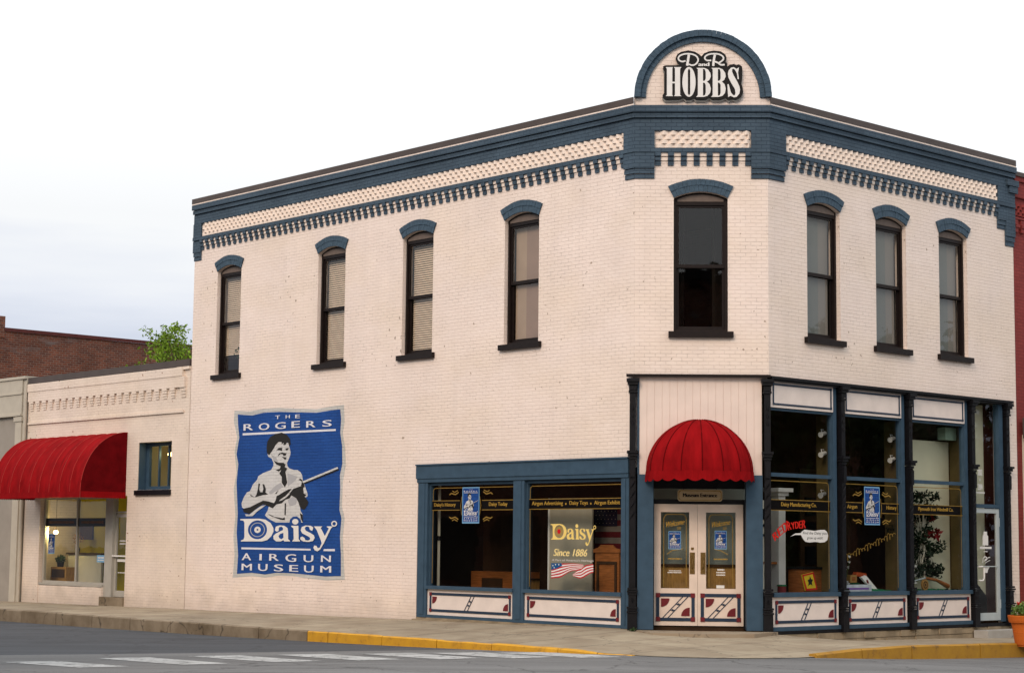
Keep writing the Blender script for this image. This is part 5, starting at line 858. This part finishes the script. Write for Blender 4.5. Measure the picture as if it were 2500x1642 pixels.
t = thing('framed_picture', 'L', 'dark framed picture on the mustard wall behind the annex counter', 'picture'); obj('frame', MB().box(-25.06, -24.18, 1.64, 1.69, 1.62, 2.08), M_INW, t)
t = thing('flower_vase', 'L', 'dark vase of yellow and red flowers on the annex counter', 'vase', loc=(-24.22, 1.2, 1.23)); obj('vase', MB().lathe([(0, 0), (.05, 0), (.07, .1), (.03, .2), (.05, .24)], n=16), M_BLACK, t); g = MB(); leafy(random.Random(2), g, (0, 0, .42), .2, 120, .035); obj('flowers', g, mat('yellow_red_flowers', (.45, .2, .03), .6, .5, 30, coords='Object'), t)
t = thing('low_cabinet', 'L', 'small oak cabinet in the left pane of the annex shop window', 'cabinet'); obj('body', MB().box(-24.9, -23.98, .7, 1.04, 0, .8), M_WOOD2, t); obj('drawer_front', MB().box(-24.82, -24.06, .68, .699, .5, .74), M_INW, t)
t = thing('potted_fern', 'L', 'dark leafy plant standing on the oak cabinet in the annex', 'plant', loc=(-24.6, .85, .8)); g = MB(); leafy(random.Random(3), g, (0, 0, .22), .17, 160, .05); obj('leaves', g, M_LEAFD, t); obj('pot', MB().lathe([(0, 0), (.09, 0), (.11, .14)], n=14), M_BLACK, t)
# left storefront of the museum
t = thing('display_partition', 'L', 'plain grey display panel standing behind the gold word on the flag window', 'partition'); obj('panel', MB().box(-3.12, -1.82, .62, .66, .05, 2.62), mat('grey_green_display_board', (.40, .37, .29), .8, .12, 2), t); obj('edge_strip', MB().box(-3.14, -3.10, .60, .68, .05, 2.62), M_WHITE, t)
t = thing('national_flag', 'L', 'dark blue starred and red striped flag hanging behind the display window', 'flag'); x0, x1, z0, z1 = -2.42, -1.45, 1.55, 2.66
M_FR = mat('flag_red_cloth', (.14, .012, .018), .8, .2, 4); M_FW = mat('flag_white_cloth', (.26, .23, .20), .8, .15, 4); M_FB = mat('flag_blue_cloth', (.012, .016, .045), .8, .2, 4); a, b = MB(), MB()
for i in range(9): (a if i % 2 == 0 else b).box(x0, x1, 1.3+.001*i, 1.31+.001*i, z1-(i+1)*(z1-z0)/9, z1-i*(z1-z0)/9)
obj('red_stripes', a, M_FR, t); obj('white_stripes', b, M_FW, t); obj('canton', MB().box(x0, x0+.68, 1.285, 1.295, z1-.62, z1), M_FB, t); g = MB()
for i in range(6):
    for j in range(7): g.box(x0+.05+i*.105+(j % 2)*.05, x0+.07+i*.105+(j % 2)*.05, 1.28, 1.284, z1-.06-j*.085, z1-.04-j*.085)
obj('stars', g, M_FW, t)
t = thing('wooden_cabinet', 'L', 'orange brown wooden cabinet with curved crest in the flag window', 'cabinet'); obj('body', MB().poly([[(-1.72, .05), (-1.02, .05), (-1.02, 1.48), (-1.72, 1.48)]], .62, 1.0), M_WOOD, t); obj('crest', MB().poly([[(-1.76, 1.48), (-.98, 1.48), (-.98, 1.55), (-1.12, 1.58), (-1.2, 1.64), (-1.54, 1.64), (-1.62, 1.58), (-1.76, 1.55)]], .6, .64), M_WOOD, t); obj('panel_moulding', MB().poly([[(-1.66, .2), (-1.08, .2), (-1.08, 1.3), (-1.66, 1.3)], [(-1.6, .26), (-1.14, .26), (-1.14, 1.24), (-1.6, 1.24)]], .6, .62), M_INW, t)
t = thing('display_cabinet', 'L', 'low dark red wooden display case deep behind the left storefront window', 'display case'); obj('body', MB().box(-7.0, -5.3, 1.8, 2.4, .05, 1.0), M_WOOD, t); obj('drawer_front', MB().box(-6.6, -5.9, 1.78, 1.8, .4, .85), M_INW, t)
t = thing('stacked_crate', 'L', 'small oak box at the right end of the dark display case', 'box'); obj('body', MB().box(-4.85, -4.45, 1.2, 1.6, .35, .85), M_WOOD2, t); obj('lid', MB().box(-4.88, -4.42, 1.18, 1.62, .85, .88), M_INW, t)
t = thing('floor_lamp_pole', 'L', 'thin pale pole behind the left edge of the left storefront window', 'pole'); obj('shaft', MB().tube([(-6.55, .42, .05), (-6.55, .42, 2.95)], .035, 8), M_GREYP, t); obj('clamp', MB().lathe([(.06, 1.7), (.06, 1.8)], -6.55, .42), M_BLACK, t)
t = thing('gun_rack_board', 'L', 'brown wall board with dark long guns deep inside the left window', 'wall display'); obj('board', MB().box(-7.0, -5.4, 3.2, 3.25, .9, 2.1), M_INW, t); g = MB()
for j in range(7): g.tube([(-6.9, 3.15, 1.0+j*.15), (-5.6, 3.15, 1.04+j*.15+.02*(j % 3))], [.03, .015], 6)
obj('rifle', g, M_BLACK, t)
# lettering on the flag window (on its glass)
o = LW[1]; wx0 = min(q[0] for q in WORD['D'][0]); wx1 = max(q[0] for q in WORD['y'][0]); wz1_ = max(q[1] for q in WORD['D'][0]); wz0_ = min(q[1] for q in WORD['D'][0])
fx = lambda x, z: (-2.54+(x-wx0)/(wx1-wx0)*1.30, 1.74+(z-wz0_)/(wz1_-wz0_)*.33)
obj('gold_word', word(MB(), fx, .108), mat('yellow_gold_vinyl', (.88, .66, .20), .45, .05, 5), o)
c = fx(*WCIRC[0][0]); g = MB(); g.disc(c[0], c[1], .115, .105, .1075, hole=.82); g.disc(c[0], c[1], .08, .075, .107, hole=.75); obj('target_ring', g, M_GOLD, o); obj('target_centre', MB().disc(c[0], c[1], .05, .05, .1065), mat('bright_red_vinyl', (.6, .01, .015), .5), o)
g = MB(); text(g, 'Since 1886', -2.45, 1.40, -1.46, 1.55, .108, shear=.3, bold=.007); obj('gold_lettering', g, mat('pale_gold_vinyl', (.88, .70, .30), .45), o)
g = MB(); text(g, "A Part of America's Heritage", -2.49, 1.28, -1.26, 1.34, .108, bold=.002); obj('white_lettering', g, mat('thin_white_vinyl', (.60, .58, .55), .5), o)
def lerp_(t, P):
    for (a, b), (c, d) in zip(P, P[1:]):
        if t <= c: s_ = (t-a)/(c-a); s_ = s_*s_*(3-2*s_); return b+(d-b)*s_
    return P[-1][1]
def ribbon(x0, x1, top, bot, n, y):
    out_ = [MB(), MB()]
    for k in range(n):
        m = out_[k % 2]
        for i in range(24):
            a, b = i/24, (i+1)/24; Z = lambda t, q: lerp_(t, top)+(lerp_(t, bot)-lerp_(t, top))*q/n
            m.add([(x0+(x1-x0)*a, y, Z(a, k+1)), (x0+(x1-x0)*b, y, Z(b, k+1)), (x0+(x1-x0)*b, y, Z(b, k)), (x0+(x1-x0)*a, y, Z(a, k))], [(0, 1, 2, 3)])
    return out_
M_RV = mat('red_vinyl', (.5, .03, .04), .5)
for a_, y_ in [((-2.51, -1.55, [(0, 1.17), (.35, 1.25), (.7, 1.255), (1, 1.24)], [(0, .93), (.2, .945), (.7, 1.10), (1, 1.15)], 9), .109), ((-1.86, -1.26, [(0, 1.04), (.3, 1.13), (.7, 1.23), (1, 1.25)], [(0, .99), (.35, .945), (1, 1.07)], 7), .1075)]:
    r, w_ = ribbon(*a_, y_); obj('striped_ribbon', r, M_RV, o); obj('white_stripes', w_, M_WHITE, o)
obj('blue_canton', MB().poly([[(-2.51, 1.11), (-2.51, 1.25), (-2.2, 1.25), (-2.18, 1.20), (-2.35, 1.14)]], .107), mat('blue_vinyl', (.01, .09, .25), .5), o)
g = MB(); [g.disc(x, z, .014, .016, .106, n=8) for x, z in [(-2.46, 1.2), (-2.38, 1.22), (-2.28, 1.22), (-2.42, 1.155)]]; obj('white_stars', g, M_WHITE, o)
# entrance: counter behind the doors, grey green panel imitating the door glass reflection
t = thing('ticket_counter', 'C', 'long golden wood counter seen through both entrance doors', 'counter'); obj('front', MB().box(.25, 2.40, .62, .66, .05, 1.22), M_WOOD2, t); obj('counter_top', MB().box(.2, 2.45, .58, .88, 1.22, 1.27), M_INW, t); g = MB()
for i in range(4): g.box(.35+i*.52, .75+i*.52, .605, .619, .2, 1.1)
obj('panel_moulding', g, M_WOOD2, t)
t = thing('reflection_panel', 'C', 'added grey green lobby panel imitating a reflection in the entrance door glass', 'partition'); obj('panel', MB().box(.2, 2.42, .95, .99, .05, 3.0), mat('grey_green_reflection_tone', (.36, .40, .36), .8), t)
# right storefront interior
for i, (x, lab) in enumerate([(2.22, 'left'), (4.6, 'middle'), (6.98, 'right')]):
    obj('display_side_panel', MB().box(x+.12, x+.16, .19, .66, .72, 4.4), mat('olive_side_panel', (.10, .075, .03), .7, .2, 3), B, 'R')
obj('display_floor', MB().box(.0, 7.0, .17, 1.25, .62, .70), M_INW, B, 'R')
t = thing('white_classical_column', 'R', 'pale fluted column with square cap in the left bay of the right storefront', 'column'); obj('shaft', MB().box(1.38, 1.60, .9, 1.1, .7, 2.70), M_WHITE, t); obj('capital', MB().box(1.33, 1.66, .86, 1.14, 2.70, 2.78).box(1.26, 1.74, .8, 1.2, 2.78, 2.86), M_WHITE, t)
t = thing('gallery_panel', 'R', 'beige gallery board with two dark frames beside the pale column', 'display board'); obj('board', MB().box(.72, 1.2, .95, .99, .7, 2.6), M_GREYP, t); obj('dark_frame', MB().box(.90, 1.05, .93, .949, 2.2, 2.42).poly([[(.84, 1.85), (1.17, 1.85), (1.17, 2.1), (.84, 2.1)], [(.9, 1.9), (1.1, 1.9), (1.1, 2.05), (.9, 2.05)]], .925, .945), M_BLACK, t)
t = thing('writing_desk', 'R', 'brown wooden desk behind the cartoon lettering window', 'desk'); obj('top', MB().box(.5, 1.5, .95, 1.6, 1.28, 1.33), M_WOOD, t); [obj('leg', MB().box(x, x+.05, y, y+.05, .7, 1.28), M_WOOD, t) for x in (.55, 1.4) for y in (1.0, 1.5)]
t = thing('wooden_chest', 'R', 'dark red wooden chest at the right side of the lettering window', 'chest'); obj('body', MB().box(1.75, 2.35, .55, .95, .7, 1.18), M_WOOD, t); obj('lid', MB().box(1.72, 2.38, .52, .98, 1.18, 1.23), M_BLACK, t)
t = thing('picture_book', 'R', 'tilted yellow and red picture book standing at the base of the lettering window', 'book')
bp_ = [(1.13, .76), (1.60, .76), (1.42, 1.27), (1.00, 1.27)]
bp_ = [(1.51, .75), (1.89, .77), (1.76, 1.13), (1.39, 1.07)]
obj('cover', MB().poly([bp_], .30, .33), mat('book_yellow', (.65, .48, .03), .45, .15, 6), t); obj('border', MB().poly([bp_, [(1.545, .79), (1.845, .805), (1.735, 1.09), (1.44, 1.045)]], .295, .299), mat('book_red', (.5, .03, .02), .45), t)
obj('dark_motif', MB().poly([[(x+.26, z-.035) for x, z in [(1.3, 1.0), (1.36, 1.02), (1.38, 1.08), (1.42, 1.02), (1.48, 1.01), (1.44, .96), (1.46, .89), (1.39, .92), (1.32, .88), (1.34, .95)]]], .292), M_EMBK, t)
t = thing('toy_drum', 'R', 'small red and green round toy beside the picture book', 'toy', loc=(.98, .5, .7)); obj('shell', MB().lathe([(0, 0), (.09, 0), (.09, .16), (0, .16)], n=18), M_MAROON, t); obj('rim', MB().lathe([(.1, .14), (.1, .17), (.09, .17)], n=18), M_GREENC, t)
# arched red words and the speech bubble on the first right bay
g = MB(); bs = [(.30, 1.75), (.44, 1.84), (.58, 1.92), (.72, 1.97), (.84, 2.0), (.95, 2.01), (1.06, 2.02), (1.16, 2.02), (1.29, 2.03)]; tp = [(.21, 1.88), (.36, 1.99), (.50, 2.07), (.655, 2.17), (.80, 2.13), (.93, 2.15), (1.06, 2.16), (1.165, 2.18), (1.29, 2.20)]
for i, ch in enumerate('REDRYDER'):
    (ax, az_), (bx, bz) = bs[i], bs[i+1]; (cx_, cz_), (dx, dz) = tp[i], tp[i+1]
    text(g, ch, .06, 0, .90, 1, .110, fn=lambda u, v: ((ax*(1-u)+bx*u)*(1-v)+(cx_*(1-u)+dx*u)*v, (az_*(1-u)+bz*u)*(1-v)+(cz_*(1-u)+dz*u)*v), bold=.07)
obj('red_lettering', g, mat('bright_red_lettering', (.62, .02, .012), .45), RW[0])
bub = [(1.15, 1.95), (1.24, 1.995), (1.40, 1.985), (1.57, 1.975), (1.75, 1.995), (1.90, 2.0), (1.98, 1.96), (2.02, 1.88), (1.99, 1.79), (1.90, 1.745), (1.75, 1.735), (1.6, 1.75), (1.4, 1.735), (1.27, 1.75), (1.19, 1.81), (1.13, 1.885), (.95, 1.885), (.79, 1.85), (.95, 1.915), (1.13, 1.925)]
obj('speech_bubble', MB().poly([bub], .111), M_WHITE, RW[0]); g = MB(); text(g, 'Find the Daisy you', 1.19, 1.885, 1.96, 1.955, .109, shear=.15); text(g, 'grew up with!', 1.32, 1.785, 1.83, 1.86, .109, shear=.15); obj('bubble_lettering', g, M_EMBK, RW[0])
# middle bay
t = thing('green_display_cloth', 'R', 'crumpled green cloth spread on the floor of the middle right bay', 'cloth'); g = MB(); rnd = random.Random(6); nx_, ny_ = 22, 8
g.add([(2.6+1.9*i/nx_, .2+.8*j/ny_, .705+.30*math.exp(-((i/nx_-.5)*3)**2)*(j/ny_)+rnd.uniform(0, .03)) for j in range(ny_+1) for i in range(nx_+1)], [(j*(nx_+1)+i, j*(nx_+1)+i+1, (j+1)*(nx_+1)+i+1, (j+1)*(nx_+1)+i) for j in range(ny_) for i in range(nx_)]); obj('cloth', g, M_GREENC, t)
t = thing('game_box', 'R', 'white and pale blue game box lying on the green cloth', 'box'); obj('box', MB().box(2.66, 3.6, .20, .40, .72, .86), mat('pale_game_box', (.55, .60, .66), .4, .25, 5), t); obj('printed_band', MB().box(2.75, 3.5, .195, .199, .76, .80), mat('purple_print', (.22, .12, .4), .4), t)
t = thing('card_box', 'R', 'small orange cardboard box on the green cloth', 'box'); obj('box', MB().box(3.2, 3.42, .45, .6, .90, 1.06), M_WOOD2, t); obj('front_label', MB().box(3.25, 3.37, .445, .449, .94, 1.02), M_WOOD, t)
t = thing('white_box', 'R', 'tilted white box with a red mark leaning on the green cloth', 'box'); q = [(3.82, .74), (4.0, .75), (3.60, 1.05), (3.44, 1.01)]; obj('box', MB().poly([q], .34, .4), M_WHITE, t); obj('red_mark', MB().poly([[(3.62, .89), (3.70, .88), (3.65, .96), (3.59, .96)]], .335), M_MAROON, t)
t = thing('red_box', 'R', 'flat orange red box behind the tilted white box', 'box'); obj('box', MB().poly([[(3.45, 1.04), (3.85, 1.0), (3.82, 1.09), (3.5, 1.12)]], .5, .6), mat('orange_red_card', (.4, .07, .02), .5), t)
t = thing('white_flowers', 'R', 'spray of small white flowers at the left side of the middle right bay', 'flowers', loc=(2.80, .35, .72)); g, h = MB(), MB(); rnd = random.Random(9)
for i in range(14): p = (rnd.uniform(-.05, .3), rnd.uniform(-.1, .1), rnd.uniform(.1, .75)); h.tube([(.05, 0, 0), p], .004, 4); leafy(rnd, g, p, .03, 14, .025)
obj('petals', g, M_WHITE, t); obj('stem', h, M_LEAFD, t)
t = thing('wall_cabinet', 'R', 'dark brown shelving with framed pictures deep in the middle right bay', 'shelving'); obj('back', MB().box(4.2, 6.9, 2.6, 2.66, .1, 3.4), M_INW, t); g = MB()
for i in range(5):
    for j in range(4): g.box(4.35+i*.5, 4.7+i*.5, 2.55, 2.6, .7+j*.55, 1.1+j*.55)
obj('dark_frame', g, M_BLACK, t)
# right bay
t = thing('cream_partition', 'R', 'tall cream wall panel with pale vertical post in the right storefront bay', 'partition'); obj('panel', MB().box(5.35, 7.17, .62, .66, .7, 4.05), M_CREAMI, t); obj('post', MB().box(7.18, 7.36, .58, .66, .7, 4.05), M_WHITE, t)
obj('bead_strip', MB().tube([(7.1, .60, .8), (7.1, .60, 3.9)], .012, 5), M_INW, t)
def plant(x, y, z, lab):
    t = thing('potted_ficus', 'R', lab, 'plant', loc=(x, y, z)); rnd = random.Random(12); tr, g, fl = MB(), MB(), MB()
    for s_ in (0, 3.1): tr.tube([(.05*math.cos(s_+k*.9), .05*math.sin(s_+k*.9), k*.16) for k in range(11)], .018, 6)
    for i in range(46): p = (rnd.gauss(.05, .36), rnd.gauss(0, .06), rnd.uniform(.35, 2.15)); tr.tube([(0, 0, 1.1), p], .008, 4); leafy(rnd, g, p, .17, 44, .06)
    for i in range(8): leafy(rnd, fl, (rnd.uniform(.05, .5), -.1, rnd.uniform(1.1, 1.6)), .09, 14, .06)
    obj('trunk', tr, M_GREYP, t); obj('leaves', g, M_LEAFB, t); obj('red_leaves', fl, mat('dark_red_leaves', (.13, .006, .008), .6), t)
M_LEAFB = mat('blackish_leaves', (.010, .022, .010), .6, .5, 6, coords='Object')
plant(5.72, .40, .7, 'indoor ficus with twisted pale trunk and dark red leaves in the right bay')
t = thing('toy_rifle', 'R', 'toy rifle with brown stock lying on green cloth in the right bay', 'toy rifle'); obj('barrel', MB().tube([(5.16, .3, .91), (5.68, .3, .99)], .018, 8), M_STEEL, t); obj('stock', MB().tube([(5.68, .3, .99), (6.1, .3, .94), (6.56, .32, .80)], [.025, .035, .06], 8), M_WOOD, t)
t = thing('log_slice', 'R', 'round wood log end under the toy rifle', 'log'); obj('bark', MB().mapped(lambda x, y, z: (x, y, z)).tube([(5.60, .24, .84), (5.60, .28, .84)], .12, 18), M_WOOD2, t); obj('rings', MB().disc(5.60, .84, .08, .08, .236, hole=.7).disc(5.60, .84, .03, .03, .236), M_INW, t)
t = thing('green_moss_cloth', 'R', 'flat dark green cloth under the toy rifle', 'cloth'); g = MB(); rnd = random.Random(16)
g.add([(4.95+1.9*i/20, .2+.7*j/6, .705+rnd.uniform(0, .05)) for j in range(7) for i in range(21)], [(j*21+i, j*21+i+1, (j+1)*21+i+1, (j+1)*21+i) for j in range(6) for i in range(20)]); obj('cloth', g, M_GREENC, t)
t = thing('white_lilies', 'R', 'cluster of white flowers left of the toy rifle', 'flowers', loc=(5.1, .35, .75)); g = MB(); [leafy(rnd, g, (rnd.uniform(-.1, .35), rnd.uniform(-.1, .1), rnd.uniform(.15, .5)), .04, 10, .04) for _ in range(12)]; obj('petals', g, M_WHITE, t); obj('stem', MB().tube([(.1, 0, -.05), (.12, 0, .3)], .006, 4).tube([(.1, 0, -.05), (.0, 0, .4)], .006, 4), M_LEAFD, t)
t = thing('glass_ceiling_light', 'R', 'square pale green ceiling fitting near the top of the right bay', 'ceiling light'); obj('shade', MB().box(6.6, 7.02, .35, .56, 4.08, 4.36), mat('pale_green_glass', (.30, .42, .33), .3), t); obj('rim', MB().box(6.58, 7.04, .33, .58, 4.36, 4.382), M_BLACK, t)
# stair lobby behind the side door
t = thing('stair_wall', 'R', 'beige stair wall behind the glass side door', 'partition'); obj('panel', MB().box(7.5, 8.25, .45, .50, .04, 4.95), M_CREAMI, t); obj('red_return', MB().box(8.26, 8.60, .42, .50, .04, 4.95), mat('dark_red_brown_wall', (.045, .010, .008), .8), t); obj('stair_stringer', MB().poly([[(7.52, .1), (8.25, .1), (8.25, .55), (7.52, 1.12)]], .42, .445), M_BLACK, t)
# track spotlights
def spot(x, z, lab):
    t = thing('spotlight', 'R', lab, 'spotlight', 'white track spotlights behind the right storefront', loc=(x, .36, z)); obj('lamp_head', MB().tube([(-.09, -.02, -.02), (-.02, -.01, 0), (.09, 0, .03)], [.06, .045, .04], 10), M_WHITE, t); obj('lamp_arm', MB().tube([(.0, 0, 0), (.02, .05, .1), (.12, .06, .1)], .012, 6), M_WHITE, t)
for x, z, lab in [(2.17, 4.0, 'topmost white spotlight of the left bay'), (2.17, 3.58, 'white spotlight below the topmost one in the left bay'), (2.15, 2.73, 'white spotlight above the gold band of the left bay'), (4.59, 4.0, 'upper white spotlight of the middle bay'), (4.58, 3.55, 'lower white spotlight of the middle bay')]: spot(x, z, lab)
t = thing('window_planter', 'L', 'dark potted plant behind the lower blind of the farthest left upstairs window', 'plant', loc=(-14.6, .5, 5.95)); g = MB(); leafy(random.Random(21), g, (0, 0, .6), .32, 260, .05); leafy(random.Random(22), g, (.25, 0, .85), .2, 120, .05); obj('leaves', g, M_LEAFD, t); obj('pot', MB().lathe([(0, .0), (.14, 0), (.18, .3)], n=16), M_WOOD2, t)
